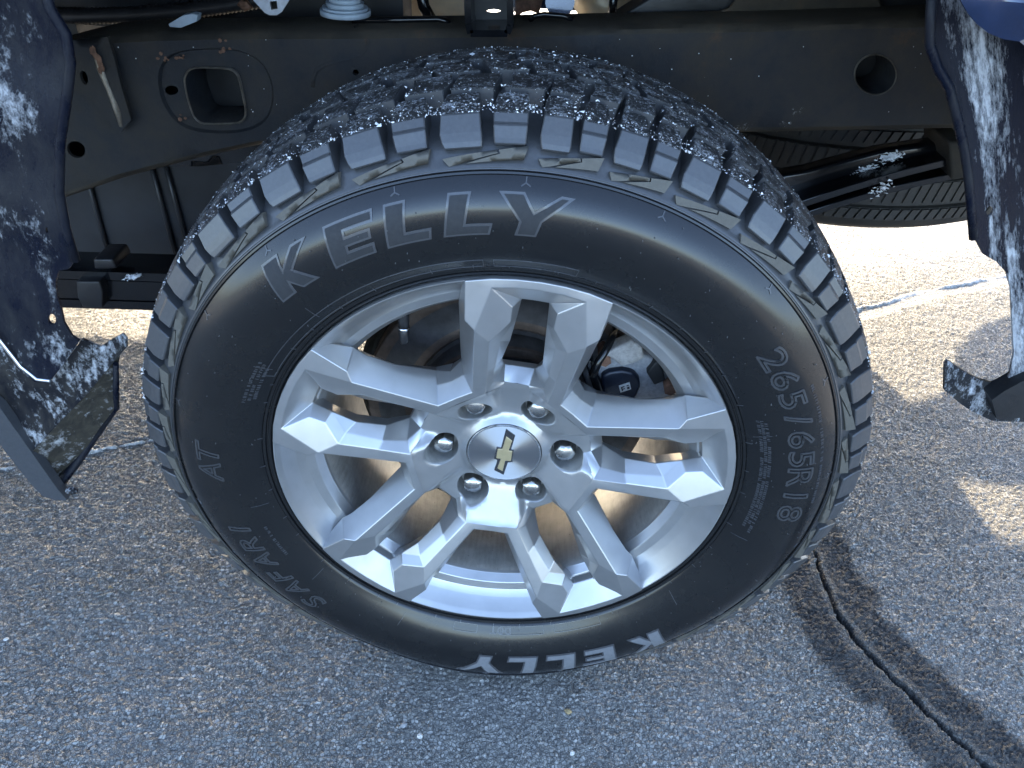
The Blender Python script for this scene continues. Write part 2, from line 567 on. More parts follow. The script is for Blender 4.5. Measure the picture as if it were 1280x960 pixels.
def plate_px(outline, Y, thick, holes=(), step=0.012, yfun=None, bulge=None):
    """a sheet-metal piece whose outline the photograph shows, standing at depth Y (number or per-vertex), with thickness"""
    ys = [Y] * len(outline) if isinstance(Y, (int, float)) else list(Y)
    pts3 = np.array([W(px, py, y) for (px, py), y in zip(outline, ys)])
    loop2 = [(q[0], q[2]) for q in pts3]
    hl = [[(W(px, py, float(np.mean(ys)))[0], W(px, py, float(np.mean(ys)))[2]) for px, py in h] for h in holes]
    P, T, loops = fill(loop2, hl, step)
    # depth: fitted plane through the outline's depths plus optional relief
    A = np.c_[pts3[:, 0], pts3[:, 2], np.ones(len(pts3))]
    cf = np.linalg.lstsq(A, pts3[:, 1], rcond=None)[0]
    y = P[:, 0] * cf[0] + P[:, 1] * cf[1] + cf[2]
    if bulge:
        y = y + bulge(P[:, 0], P[:, 1])
    n = len(P)
    V = np.concatenate([np.c_[P[:, 0], y, P[:, 1]], np.c_[P[:, 0], y + thick, P[:, 1]]])
    F = [t for t in T] + [tuple(q + n for q in t[::-1]) for t in T]
    for l in loops[:1 + len(hl)]:
        for i in range(len(l)):
            a, c2 = l[i], l[(i + 1) % len(l)]
            F.append((a, c2, c2 + n, a + n))
    bm = bm_from(V, F)
    bmesh.ops.recalc_face_normals(bm, faces=bm.faces)
    return bm


def ell(cx, cy, rx, ry, n=20, rot=0):
    return [(cx + rx * math.cos(2 * PI * k / n) * math.cos(rot) - ry * math.sin(2 * PI * k / n) * math.sin(rot),
             cy + rx * math.cos(2 * PI * k / n) * math.sin(rot) + ry * math.sin(2 * PI * k / n) * math.cos(rot)) for k in range(n)]


def copy_of(o, parent=None):
    c2 = o.copy()
    col.objects.link(c2)
    if parent:
        c2.parent = parent
    return c2


# ================================================================== GROUND
def cellular(X, Y, cell, seed):
    """nearest and second nearest jittered point: distances, id hash, offset"""
    g = np.random.default_rng(seed)
    n = 4096
    jx, jy = g.random((2, n, ))
    ix, iy = np.floor(X / cell).astype(np.int64), np.floor(Y / cell).astype(np.int64)
    d1 = np.full(X.shape, 9.0)
    d2 = np.full(X.shape, 9.0)
    hid = np.zeros(X.shape, np.int64)
    ox = np.zeros(X.shape)
    oy = np.zeros(X.shape)
    for a in (-1, 0, 1):
        for c2 in (-1, 0, 1):
            h = ((ix + a) * 73856093 ^ (iy + c2) * 19349663) & (n - 1)
            px = (ix + a) + 0.05 + 0.9 * jx[h]
            py = (iy + c2) + 0.05 + 0.9 * jy[h]
            dx = X / cell - px
            dy = Y / cell - py
            d = np.hypot(dx, dy)
            closer = d < d1
            d2 = np.where(closer, d1, np.minimum(d2, d))
            hid = np.where(closer, h, hid)
            ox = np.where(closer, dx, ox)
            oy = np.where(closer, dy, oy)
            d1 = np.where(closer, d, d1)
    return d1, d2, hid, ox, oy


def vnoise(X, Y, cell, seed):
    g = np.random.default_rng(seed)
    t = g.random((256, 256))
    x, y = X / cell, Y / cell
    i, j = np.floor(x).astype(int), np.floor(y).astype(int)
    u, w = x - i, y - j
    u = u * u * (3 - 2 * u)
    w = w * w * (3 - 2 * w)
    a, b2, c2, d = t[i % 256, j % 256], t[(i + 1) % 256, j % 256], t[i % 256, (j + 1) % 256], t[(i + 1) % 256, (j + 1) % 256]
    return (a * (1 - u) + b2 * u) * (1 - w) + (c2 * (1 - u) + d * u) * w


def poly_dist(X, Y, line):
    d = np.full(X.shape, 9.0)
    for (ax, ay), (bx, by) in zip(line, line[1:]):
        abx, aby = bx - ax, by - ay
        t = np.clip(((X - ax) * abx + (Y - ay) * aby) / (abx * abx + aby * aby), 0, 1)
        d = np.minimum(d, np.hypot(X - ax - t * abx, Y - ay - t * aby))
    return d


def wiggle(line, n, amp, seed):
    g = np.random.default_rng(seed)
    line = np.array(line, float)
    s = np.r_[0, np.cumsum(np.linalg.norm(np.diff(line, axis=0), axis=1))]
    t = np.linspace(0, s[-1], n)
    P = np.c_[np.interp(t, s, line[:, 0]), np.interp(t, s, line[:, 1])]
    w = np.cumsum(g.normal(size=(n, 2)), 0)
    w -= np.linspace(0, 1, n)[:, None] * w[-1]
    return P + (w / (np.abs(w).max() + 1e-9)) * amp + g.normal(size=(n, 2)) * amp * 0.18


CRACK = wiggle([(0.515, 0.42), (0.5263, 0.2532), (0.5309, 0.1361), (0.5675, 0.0629), (0.603, 0.0028), (0.6564, -0.0781), (0.74, -0.21)], 70, 0.006, 3)
SNOWL = wiggle([(-1.3, 0.25), (-0.88, 0.3387), (-0.81, 0.3656), (-0.754, 0.3983), (-0.668, 0.4349), (-0.55, 0.47)], 60, 0.006, 5)
SNOWR = wiggle([(0.60, 0.93), (0.891, 1.094), (1.006, 1.160), (1.138, 1.226), (1.365, 1.320), (1.8, 1.45)], 60, 0.010, 6)

xs = np.concatenate([-np.geomspace(80, 1.12, 26), np.arange(-1.08, 1.5, 0.0027), np.geomspace(1.55, 80, 26)])
ys_ = [-0.21]
while ys_[-1] < 1.85:
    yy = ys_[-1]
    ys_.append(yy + (0.0023 if yy < 0.45 else 0.0023 + (yy - 0.45) * 0.0026))
ys = np.concatenate([-np.geomspace(80, 0.26, 26), np.array(ys_), np.geomspace(1.92, 80, 26)])
X, Y = np.meshgrid(xs, ys)
d1, d2, hid, ox, oy = cellular(X, Y, 0.0072, 4)
hr = np.random.default_rng(8).random((4, 4096))
gap = np.clip((d2 - d1) / 0.35, 0, 1)
h = 0.0018 * hr[0][hid] + 0.0022 * (hr[1][hid] - 0.5) * ox + 0.0022 * (hr[2][hid] - 0.5) * oy
h = (h + 0.0016) * gap ** 0.6
e1, e2, eid, _, _ = cellular(X, Y, 0.0165, 9)          # some larger stones
big = hr[3][eid] > 0.8
bh = np.clip(1 - e1 / 0.40, 0, 1) ** 0.5 * 0.0024
h = np.where(big, np.maximum(h, bh), h)
h += 0.004 * (vnoise(X, Y, 0.12, 12) - 0.5) + 0.0014 * vnoise(X, Y, 0.02, 13)
tint = 0.15 + 0.68 * hr[1][hid] ** 1.35 * gap
tint = np.where(hr[2][hid] > 0.965, tint + 0.35, tint)
tint = np.where(big & (bh > h * 0.9), 0.40 + 0.35 * hr[0][eid], tint)
# the open crack, with its dark band
dc = poly_dist(X, Y, CRACK)
wid = 0.0014 + 0.0058 * vnoise(X, Y, 0.03, 20) * vnoise(X, Y, 0.012, 27) + 0.0012 * vnoise(X, Y, 0.006, 26)
wob = vnoise(X, Y, 0.05, 21) - 0.5 + 0.6 * (vnoise(X, Y, 0.014, 22) - 0.5)
damp = np.clip((0.078 + 0.030 * wob - dc) / 0.020, 0, 1) * (0.80 + 0.20 * vnoise(X, Y, 0.018, 23))
smooth_lip = np.clip(1 - (dc - wid) / 0.022, 0, 1) * (0.4 + 0.6 * vnoise(X, Y, 0.03, 25))
h = h * (1 - 0.75 * np.clip(smooth_lip, 0, 1)) + 0.003 * smooth_lip
h = np.where(dc < wid, -0.014 + 0.010 * (dc / wid), h)
damp = np.where(dc < wid * 1.2, 1.0, damp)
damp = np.where((smooth_lip > 0.35) & (dc > wid * 1.2), damp * 0.75, damp)
# the soft damp patch in front of the tyre's contact
contact = np.exp(-((X - 0.02) / 0.42) ** 2 - ((Y - 0.05) / 0.10) ** 2)
# cracks packed with snow
salt = np.zeros_like(X)
for line, w0, sd in ((SNOWL, 0.0042, 30), (SNOWR, 0.0075, 31)):
    dl = poly_dist(X, Y, line)
    w2 = w0 * (0.1 + 1.6 * vnoise(X, Y, 0.05, sd) * vnoise(X, Y, 0.016, sd + 5) + 0.5 * vnoise(X, Y, 0.009, sd + 9))
    core = np.clip((w2 - dl) / (0.4 * w0), 0, 1)
    salt = np.maximum(salt, core)
    h = np.where(dl < w2, np.maximum(h, 0.0) + 0.003 * core, np.where(dl < w2 * 2.2, h * 0.4, h))
seal = np.clip((0.020 - np.abs(poly_dist(X, Y + 0.034 - 0.02 * vnoise(X, Y, 0.1, 60), SNOWR))) / 0.006, 0, 1)
h = h * (1 - 0.7 * seal)
salt = np.maximum(salt, 0.22 * seal)
# salt dust lying across the far, sunlit strip and a few pale scuffs by the tyre
far = np.clip((Y - 1.16) / 0.3, 0, 1) * np.clip(1.15 * vnoise(X, Y, 0.22, 40) + 0.55 * vnoise(X, Y, 0.05, 41) - 0.25, 0, 1)
left = np.clip((-0.6 - X) / 0.2, 0, 1) * np.clip((Y - 0.72) / 0.15, 0, 1) * np.clip(1.2 * vnoise(X, Y, 0.2, 42) + 0.4 * vnoise(X, Y, 0.04, 43) - 0.1, 0, 1)
scuff = np.exp(-((X + 0.46) / 0.12) ** 2 - ((Y - 0.17) / 0.05) ** 2) * np.clip(2.2 * vnoise(X, Y, 0.03, 44) - 0.95, 0, 1)
grain = np.clip(2.4 * hr[3][hid] * gap - 0.55, 0, 1)
salt = np.clip(np.maximum(salt, np.maximum(np.maximum(far, left) * (0.35 + 0.65 * grain), 0.6 * scuff * grain)), 0, 1)
near = (X > -1.1) & (X < 1.52) & (Y > -0.24) & (Y < 1.88)
h = np.where(near, h, 0.0)
ny, nx = X.shape
V = np.stack([X.ravel(), Y.ravel(), h.ravel()], 1)
ii = (np.arange(ny - 1)[:, None] * nx + np.arange(nx - 1)[None, :]).ravel()
F = np.stack([ii, ii + 1, ii + nx + 1, ii + nx], 1)
me = bpy.data.meshes.new('ground')
me.vertices.add(len(V))
me.vertices.foreach_set('co', V.ravel())
me.loops.add(F.size)
me.loops.foreach_set('vertex_index', F.ravel().astype(np.int32))
me.polygons.add(len(F))
me.polygons.foreach_set('loop_start', np.arange(0, F.size, 4, dtype=np.int32))
me.polygons.foreach_set('loop_total', np.full(len(F), 4, dtype=np.int32))
me.update(calc_edges=True)
for nm, arr in (('tint', tint), ('damp', np.clip(damp, 0, 1)), ('salt', salt)):
    a = me.attributes.new(nm, 'FLOAT', 'POINT')
    a.data.foreach_set('value', np.clip(arr, 0, 1).ravel().astype(np.float32))
me.polygons.foreach_set('use_smooth', np.ones(len(F), bool))
link('asphalt_ground', me, mats='asphalt', kind='structure', label='worn grey asphalt with a dark crack and pale stones')


def pebble(name, px, py, size, mat, label, cat, flat=0.6, seed=0):
    grp = 'loose pebbles on the asphalt' if name == 'pebble' else None
    g = random.Random(seed)
    p = G(px, py)
    bm = bmesh.new()
    bmesh.ops.create_icosphere(bm, subdivisions=2, radius=1)
    off = Vector((g.uniform(0, 9), g.uniform(0, 9), g.uniform(0, 9)))
    from mathutils import noise as mn
    sx, sy = g.uniform(0.8, 1.25), g.uniform(0.7, 1.1)
    for v2 in bm.verts:
        k = 1 + 0.35 * mn.noise(v2.co * 1.7 + off)
        v2.co = Vector((v2.co.x * sx * k, v2.co.y * sy * k, v2.co.z * flat * k)) * size
    o = link(name, bm, None, mat, None, label, cat, grp)
    o.location = (p[0], p[1], 0.0022 + size * flat * 0.5)
    o.rotation_euler = (0, 0, g.uniform(0, 6))
    return o


pebble('pebble', 525, 922, 0.0042, 'pebble_white', 'white angular pebble on the asphalt below the lower tyre lettering', 'pebble', 0.7, 1)
pebble('crumb', 710, 891, 0.0045, 'pebble_tan', 'small tan crumb on the asphalt under the lowest lettering', 'crumb', 0.5, 2)
pebble('pebble', 9, 801, 0.0034, 'pebble_white', 'tiny white pebble at the left picture edge on the asphalt', 'pebble', 0.7, 3)
pebble('pebble', 545, 820, 0.0030, 'pebble_white', 'pale pebble lying against the foot of the tyre', 'pebble', 0.7, 4)
pebble('pebble', 139, 737, 0.0036, 'pebble_tan', 'cream pebble on the asphalt left of the tyre', 'pebble', 0.6, 5)
pebble('pebble', 715, 943, 0.0042, 'pebble_white', 'pale pebble near the bottom picture edge right of centre', 'pebble', 0.6, 6)
pebble('pebble', 505, 908, 0.0046, 'pebble_grey', 'dull grey pebble just left of the white angular one', 'pebble', 0.6, 7)
pebble('pebble', 296, 908, 0.0036, 'pebble_grey', 'flat grey pebble on the asphalt in the lower left corner area', 'pebble', 0.6, 8)

# ================================================================== TRUCK
truck = bpy.data.objects.new('pickup_truck', None)
col.objects.link(truck)
truck['label'] = 'dark blue pickup truck seen at its rear wheel, fender liner removed'
truck['category'] = 'pickup truck'

# ------------------------------------------------------------------ tyre
HUB = Vector((0, 0, ZH))
side = [(.2465, .014), (.2505, .0055), (.2525, .0030), (.2548, .0022), (.2556, .0034), (.2566, .0034), (.2574, .0014), (.2600, .0004),
        (.2606, .0010), (.2614, -.0004), (.2640, -.0020), (.2690, -.0052), (.2760, -.0098), (.2860, -.0146), (.2970, -.0182), (.3080, -.0203),
        (.3190, -.0203), (.3300, -.0180), (.3400, -.0122), (.3470, -.0062), (.3490, -.0042), (.3496, -.0054), (.3512, -.0046), (.3520, -.0022),
        (.3530, -.0016), (.3536, -.0024), (.3548, -.0016), (.3560, .0008), (.3620, .0058), (.3680, .0122), (.3715, .0205), (.3745, .0310),
        (.3790, .0460), (.3830, .0600), (.3860, .0900), (.3868, .1205)]
YC = 0.1205
prof = side + [(r, 2 * YC - y) for r, y in side[-2::-1]]
SR = np.array([p[0] for p in side])
SY = np.array([p[1] for p in side])


def wall_y(r):
    return float(np.interp(r, SR, SY))


TOP = [(.0185, .3915), (.035, .3958), (.0515, .3982), (.09, .4015), (.1205, .4025), (.151, .4015), (.186, .3988), (.206, .3958), (.2225, .3915)]


def top_r(y):
    return float(np.interp(y, [t[0] for t in TOP], [t[1] for t in TOP]))


def squash(x, y, z):
    """the tyre gives where it stands: lower part flattens and its walls bulge"""
    r = math.hypot(x, z)
    if r < .27:
        return (x, y, z)
    a = math.degrees(math.atan2(x, -z))
    w = math.exp(-(a / 27.0) ** 2)
    k = ((r - .27) / .1325) ** 3
    k2 = math.exp(-((r - .362) / .030) ** 2)
    yb = -1 if y < YC else 1
    r2 = r - .0160 * k * w
    return (x * r2 / r, y + yb * .017 * k2 * w, z * r2 / r)


def pol(th, r, y):
    return (r * math.sin(R(th)), y, r * math.cos(R(th)))


me = revolve(prof, 360)
for v_ in me.vertices:
    v_.co = squash(*v_.co)
me.materials.append(M['sidewall'])
me.materials.append(M['shoulder'])
for p in me.polygons:
    p.material_index = 1 if 23 <= p.index % (len(prof) - 1) <= len(prof) - 25 else 0
tyre = link('tyre', me, truck, None, 30)
tyre.location = HUB
PITCH = {'long': 12.55, 'mid': 11.0, 'short': 9.38}
seq = ['long', 'long', 'long', 'short', 'short', 'mid', 'mid', 'short', 'long', 'mid', 'short', 'long', 'short', 'mid', 'long', 'short', 'short', 'mid',
       'long', 'mid', 'short', 'long', 'short', 'mid', 'long', 'short', 'long', 'mid', 'short', 'short', 'long', 'short', 'long']
tot = sum(PITCH[k] for k in seq)
PK = 360.0 / tot


def strip_block(rows, s, bevel=0.0009, mats=None):
    """rows: list of ((outer r, y), th0, th1, (floor r, y)); makes a closed rubber block"""
    vs, fs = [], []
    n = len(rows)
    for (ro, yo), a, b2, (rf, yf) in rows:
        vs += [pol(a * s, ro, yo), pol(b2 * s, ro, yo), pol(b2 * s, rf, yf), pol(a * s, rf, yf)]
    for i in range(n - 1):
        p, q = 4 * i, 4 * (i + 1)
        for k in range(4):
            k2 = (k + 1) % 4
            fs.append((p + k, p + k2, q + k2, q + k))
    fs.append((0, 1, 2, 3))
    fs.append((4 * n - 4, 4 * n - 1, 4 * n - 2, 4 * n - 3))
    bm = bm_from(vs, fs)
    clean(bm, bevel, 1, 25)
    # the tread face carries the salt; the shoulder face is bare rubber
    for f in bm.faces:
        c2 = f.calc_center_median()
        rr = math.hypot(c2.x, c2.z)
        f.material_index = 1 if (c2.y > 0.0205 and rr > 0.3905) else 0
    return bm


def lug_a(s):
    return strip_block([((.3680, .0040), .62, 4.88, (.3640, .0120)), ((.3725, .0060), .35, 4.95, (.3670, .0165)), ((.3790, .0098), .20, 4.90, (.3695, .0225)),
                        ((.3915, .0185), .50, 4.75, (.3720, .0345)), ((.3955, .034), .55, 4.70, (.3760, .0480)),
                        ((.3980, .0515), .95, 4.50, (.3795, .0560))], s)


def lug_b(s):
    return strip_block([((.3705, .0050), 6.34, 9.90, (.3650, .0130)), ((.3745, .0074), 6.25, 9.9, (.3670, .0185)), ((.3838, .0122), 6.2, 9.95, (.3695, .0250)),
                        ((.3844, .0150), 6.2, 9.95, (.3700, .0270)), ((.3915, .0205), 6.2, 9.95, (.3720, .0345)),
                        ((.3955, .034), 6.3, 9.95, (.3760, .0480)), ((.3980, .0515), 6.6, 9.8, (.3795, .0560))], s)


LUGM = {}
for k, p in PITCH.items():
    s = p * PK / 11.25
    for nm, fn in (('a', lug_a), ('b', lug_b)):
        me = bpy.data.meshes.new('shoulder_lug')
        bm = fn(s)
        bm.to_mesh(me)
        bm.free()
        me.materials.append(M['shoulder'])
        me.materials.append(M['tread'])
        LUGM[k, nm] = me


def row_block(y0, y1, a, b2, skew, s, notch=0.0):
    ym = (y0 + y1) / 2
    rows = []
    for y, sk in ((y0, 0), (ym, skew), (y1, skew * 1.3)):
        rows.append(((top_r(y), y), a + sk + (notch if y == ym else 0), b2 + sk + (notch if y == ym else 0), (.3835, y)))
    bm = strip_block(rows, s, 0.0008)
    for f in bm.faces:
        c2 = f.calc_center_median()
        f.material_index = 1 if math.hypot(c2.x, c2.z) > top_r(c2.y) - 0.0035 else 0
    return bm


ROWS = [(.0605, .0965, 1.2, 0.5), (.1035, .1375, -0.6, -1.0), (.1435, .1785, 2.2, 0.7), (.1845, .2225, 0.4, -0.6)]
for k, p in PITCH.items():
    s = p * PK / 11.25
    for ri, (y0, y1, ph, sk) in enumerate(ROWS):
        for j in (0, 1):
            a0 = ph + j * 5.65 + (0.25 if j else 0)
            bm = row_block(y0 + 0.002 * j, y1 - 0.0015 * (1 - j), a0, a0 + 4.75 - 0.3 * j, sk, s, 0.35 if j else -0.2)
            me = bpy.data.meshes.new('tread_block')
            bm.to_mesh(me)
            bm.free()
            me.materials.append(M['shoulder'])
            me.materials.append(M['tread'])
            LUGM[k, ri, j] = me


def wall_pt(th, r, lift):
    # point on the sidewall, lifted along its normal
    e = 5e-4
    y = wall_y(r)
    ny, nr = -1.0, (wall_y(r + e) - wall_y(r - e)) / (2 * e)
    L = math.hypot(ny, nr)
    rr = r + lift * nr / L
    return squash(*pol(th, rr, y + lift * ny / L))


def wall_patch(poly, lift, step=1.0, base=-0.001, mat_top=0, mat_side=0, bm=None):
    """raised flat figure on the sidewall; poly in (degrees, metres of radius)"""
    K = 0.32 * PI / 180
    P, T, loops = fill([(a * K, r) for a, r in poly], (), 0.004 * step)
    bm = bm or bmesh.new()
    top = [bm.verts.new(wall_pt(x / K, r, lift)) for x, r in P]
    for t in T:
        f = bm.faces.new([top[i] for i in t])
        f.material_index = mat_top
        f.smooth = True
    l = loops[0]
    low = {i: bm.verts.new(wall_pt(P[i][0] / K, P[i][1], base)) for i in l}
    for i in range(len(l)):
        a, c2 = l[i], l[(i + 1) % len(l)]
        f = bm.faces.new((top[a], top[c2], low[c2], low[a]))
        f.material_index = mat_side
    return bm


def wedge_mesh(s):
    global SR, SY
    keep = SR, SY
    SR, SY = np.array([.340, .3545, .372]), np.array([-.0032, -.0008, .0050])
    bm = wall_patch([(a * s, r) for a, r in [(.25, .3612), (.95, .3552), (2.2, .3566), (6.75, .3638), (6.6, .3660)]], 0.0008, base=-.010)
    wall_patch([(a * s, r) for a, r in [(2.9, .3564), (9.75, .3594), (10.2, .3700), (6.85, .3662), (7.0, .3634)]], 0.0006, base=-.010, bm=bm)
    SR, SY = keep
    bmesh.ops.recalc_face_normals(bm, faces=bm.faces)
    for f in bm.faces:
        f.smooth = False
    return bm


WEDGE = {}
for k, p in PITCH.items():
    me = bpy.data.meshes.new('sidewall_wedge')
    bm = wedge_mesh(p * PK / 11.25)
    bm.to_mesh(me)
    bm.free()
    me.materials.append(M['wedge'])
    me.set_sharp_from_angle(angle=R(25))
    WEDGE[k] = me


def spun(name, me, deg, parent=tyre):
    o = bpy.data.objects.new(name, me)
    col.objects.link(o)
    o.parent = parent
    o.rotation_euler = (0, R(deg), 0)
    return o


th = -35.6
starts = []
for k in seq:
    starts.append((k, th))
    spun('shoulder_lug', LUGM[k, 'a'], th)
    spun('shoulder_lug', LUGM[k, 'b'], th)
    spun('sidewall_wedge', WEDGE[k], th)
    for ri in range(4):
        for j in (0, 1):
            spun('tread_block', LUGM[k, ri, j], th)
    th += PITCH[k] * PK

# ------------------------------------------------------------------ lettering on the sidewall
def shear(pts, th0, kx=1.0, sl=1.6, r0=.3035, r1=.3370):
    return [(th0 + kx * u + sl * v2, r0 + (r1 - r0) * v2) for u, v2 in pts]


GLY = {'K': [(0, 0), (0, 1), (3.0, 1), (3.0, .60), (5.9, 1), (8.3, 1), (4.6, .52), (8.0, 0), (5.0, 0), (3.0, .36), (3.0, 0)],
       'E': [(0, 0), (0, 1), (7.7, 1), (7.7, .79), (2.9, .79), (2.9, .60), (7.1, .60), (7.1, .41), (2.9, .41), (2.9, .23), (7.4, .23), (7.4, 0)],
       'L': [(0, 0), (0, 1), (2.9, 1), (2.9, .25), (7.0, .25), (7.0, 0)],
       'Y': [(1.5, 0), (1.5, .36), (-2.4, 1), (.7, 1), (3.0, .58), (6.0, 1), (7.4, 1), (4.5, .40), (4.5, 0)]}


def inset(poly, d):
    K = 0.32 * PI / 180
    p = np.array([(a * K, r) for a, r in poly])
    n = len(p)
    area = sum(p[i][0] * p[(i + 1) % n][1] - p[(i + 1) % n][0] * p[i][1] for i in range(n))
    s = 1 if area > 0 else -1
    out = []
    for i in range(n):
        a, b2, c2 = p[i - 1], p[i], p[(i + 1) % n]
        u = (b2 - a) / np.linalg.norm(b2 - a)
        w = (c2 - b2) / np.linalg.norm(c2 - b2)
        nu, nw = np.array([-u[1], u[0]]) * s, np.array([-w[1], w[0]]) * s
        m2 = nu + nw
        m2 = m2 / (np.linalg.norm(m2) + 1e-9)
        q = b2 + m2 * d / max(0.35, m2 @ nu)
        out.append((q[0] / K, q[1]))
    return out


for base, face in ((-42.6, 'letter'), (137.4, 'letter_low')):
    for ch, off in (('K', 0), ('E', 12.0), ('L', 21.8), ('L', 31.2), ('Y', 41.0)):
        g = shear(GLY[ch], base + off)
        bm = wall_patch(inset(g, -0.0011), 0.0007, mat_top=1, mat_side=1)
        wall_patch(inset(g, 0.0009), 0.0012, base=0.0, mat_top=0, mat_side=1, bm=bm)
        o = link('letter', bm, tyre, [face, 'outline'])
        o.data.set_sharp_from_angle(angle=R(25))


def font_letters(text, a0, a1, r0, r1, slant=0.0, bold=0.0006, mat='outline', name='letter', gap=0.12, lift=0.0006):
    n = len(text)
    cell = (a1 - a0) / n
    for i, ch in enumerate(text):
        if ch == ' ':
            continue
        cu = bpy.data.curves.new('glyph', 'FONT')
        cu.body = ch
        cu.size = 1.0
        cu.shear = slant
        cu.resolution_u = 3
        cu.fill_mode = 'NONE'
        ob = bpy.data.objects.new('glyph', cu)
        col.objects.link(ob)
        dg = bpy.context.evaluated_depsgraph_get()
        me = ob.evaluated_get(dg).to_mesh()
        co = np.array([v2.co[:2] for v2 in me.vertices])
        ed = [tuple(e.vertices) for e in me.edges]
        ob.evaluated_get(dg).to_mesh_clear()
        bpy.data.objects.remove(ob)
        bpy.data.curves.remove(cu)
        if not len(co):
            continue
        lo, hi = co.min(0), co.max(0)
        wdt = max(hi[0] - lo[0], 0.25)
        full = 0.72
        u = (co[:, 0] - (lo[0] + hi[0]) / 2) / max(wdt, 0.5)
        v2 = (co[:, 1]) / full
        A = a0 + cell * (i + 0.5) + u * cell * (1 - gap)
        RR = r0 + (r1 - r0) * v2
        bm = bmesh.new()
        K = 0.31 * PI / 180
        for ea, eb in ed:
            pa, pb = np.array([A[ea] * K, RR[ea]]), np.array([A[eb] * K, RR[eb]])
            d = pb - pa
            L = np.linalg.norm(d)
            if L < 1e-6:
                continue
            nn = np.array([-d[1], d[0]]) / L * bold
            d = d / L * bold * 0.5
            ns = max(1, int(L / 0.004))
            for ks in range(ns):
                qa, qb = pa + (pb - pa) * ks / ns, pa + (pb - pa) * (ks + 1) / ns
                q = [qa - nn - d, qb - nn + d, qb + nn + d, qa + nn - d]
                tp = [bm.verts.new(wall_pt(x[0] / K, x[1], lift)) for x in q]
                lw = [bm.verts.new(wall_pt(x[0] / K, x[1], -0.0004)) for x in q]
                bm.faces.new(tp)
                for k in range(4):
                    bm.faces.new((tp[k], tp[(k + 1) % 4], lw[(k + 1) % 4], lw[k]))
        bmesh.ops.recalc_face_normals(bm, faces=bm.faces)
        link(name, bm, tyre, mat)


font_letters('265/65R18', 49.0, 93.2, .2995, .3240, bold=0.0010, gap=0.06, mat='outline_dim', lift=0.0009)
font_letters('SAFARI', -136.0, -103.5, .2975, .3190, slant=0.25, bold=0.0009, gap=0.18, mat='outline_dim')
font_letters('AT', -92.5, -81.0, .3010, .3240, slant=0.25, bold=0.0008, gap=0.16, mat='outline_dim')
font_letters('DOT', 175.0, 181.0, .2640, .2725, bold=0.00035, gap=0.2, lift=0.0004)


def thin_line(bm, pts, w, lift=0.0006):
    for (a0, r0), (a1, r1) in zip(pts, pts[1:]):
        K = 0.32 * PI / 180
        pa, pb = np.array([a0 * K, r0]), np.array([a1 * K, r1])
        L = np.linalg.norm(pb - pa)
        n = max(1, int(L / 0.006))
        nn = np.array([-(pb - pa)[1], (pb - pa)[0]]) / L * w
        for k in range(n):
            p0, p1 = pa + (pb - pa) * k / n, pa + (pb - pa) * (k + 1) / n
            q = [p0 - nn, p1 - nn, p1 + nn, p0 + nn]
            tp = [bm.verts.new(wall_pt(x[0] / K, x[1], lift)) for x in q]
            lw = [bm.verts.new(wall_pt(x[0] / K, x[1], -0.0004)) for x in q]
            bm.faces.new(tp)
            for j in range(4):
                bm.faces.new((tp[j], tp[(j + 1) % 4], lw[(j + 1) % 4], lw[j]))


# fine mould lines: label frames near the bead, radial ticks, lines of small print, three-armed marks
bm = bmesh.new()
for a0, a1 in ((-62, -6), (-4, 12), (166, 178), (184.5, 191), (150, 163)):
    r0, r1 = .2632, .2725
    arc = lambda r, a, b2: [(a + (b2 - a) * k / 24, r) for k in range(25)]
    thin_line(bm, arc(r0, a0, a1) + arc(r1, a1, a0) + [(a0, r0)], 0.00028)
g = random.Random(4)
for k in range(40):
    a = k * 9 + g.uniform(-2, 2)
    thin_line(bm, [(a, .2600), (a, .2600 + g.uniform(.003, .006))], 0.0003)
for a in (71, 102, 128, 205, 232, 258, 300, 318):
    thin_line(bm, [(a, .268), (a + g.uniform(-1, 1), .285)], 0.00025)
for a0, a1, r in ((60, 88, .3300), (-70, -58, .2800), (-70, -59, .2755), (-69, -60, .271), (66, 99, .2800), (66, 97, .2765), (66, 98, .273), (-118, -108, .281)):
    a = a0
    while a < a1:
        w = g.uniform(.25, .5)
        if g.random() > .16:
            for q in range(g.choice((1, 2, 2))):
                aa = a + q * w * .6
                thin_line(bm, [(aa, r), (aa + g.uniform(-.12, .12), r + .0028)], 0.00028)
            if g.random() < .5:
                thin_line(bm, [(a, r + g.choice((0, .0014, .0028))), (a + w * .6, r + g.choice((0, .0014, .0028)))], 0.00026)
        a += w + .22
for k in range(18):
    a = k * 20 + 3 + g.uniform(-3, 3)
    for j in range(3):
        t = R(90 + 120 * j + g.uniform(-8, 8))
        thin_line(bm, [(a, .3440), (a + math.cos(t) * .75, .3440 + math.sin(t) * .004)], 0.00045)
link('mould_print', bm, tyre, 'outline', label='fine raised mould print and ticks')
# vent whiskers: tiny rubber nubs
bm = bmesh.new()
for k in range(170):
    a, r = g.uniform(-180, 180), g.uniform(.264, .345)
    p = Vector(wall_pt(a, r, 0.0))
    q = Vector(wall_pt(a, r, g.uniform(.0008, .002)))
    q.z += g.uniform(-.0010, .0010)
    tube_bm(bm, [p, q], 0.00042, 5)
link('vent_whisker', bm, tyre, 'fleck', kind='stuff')

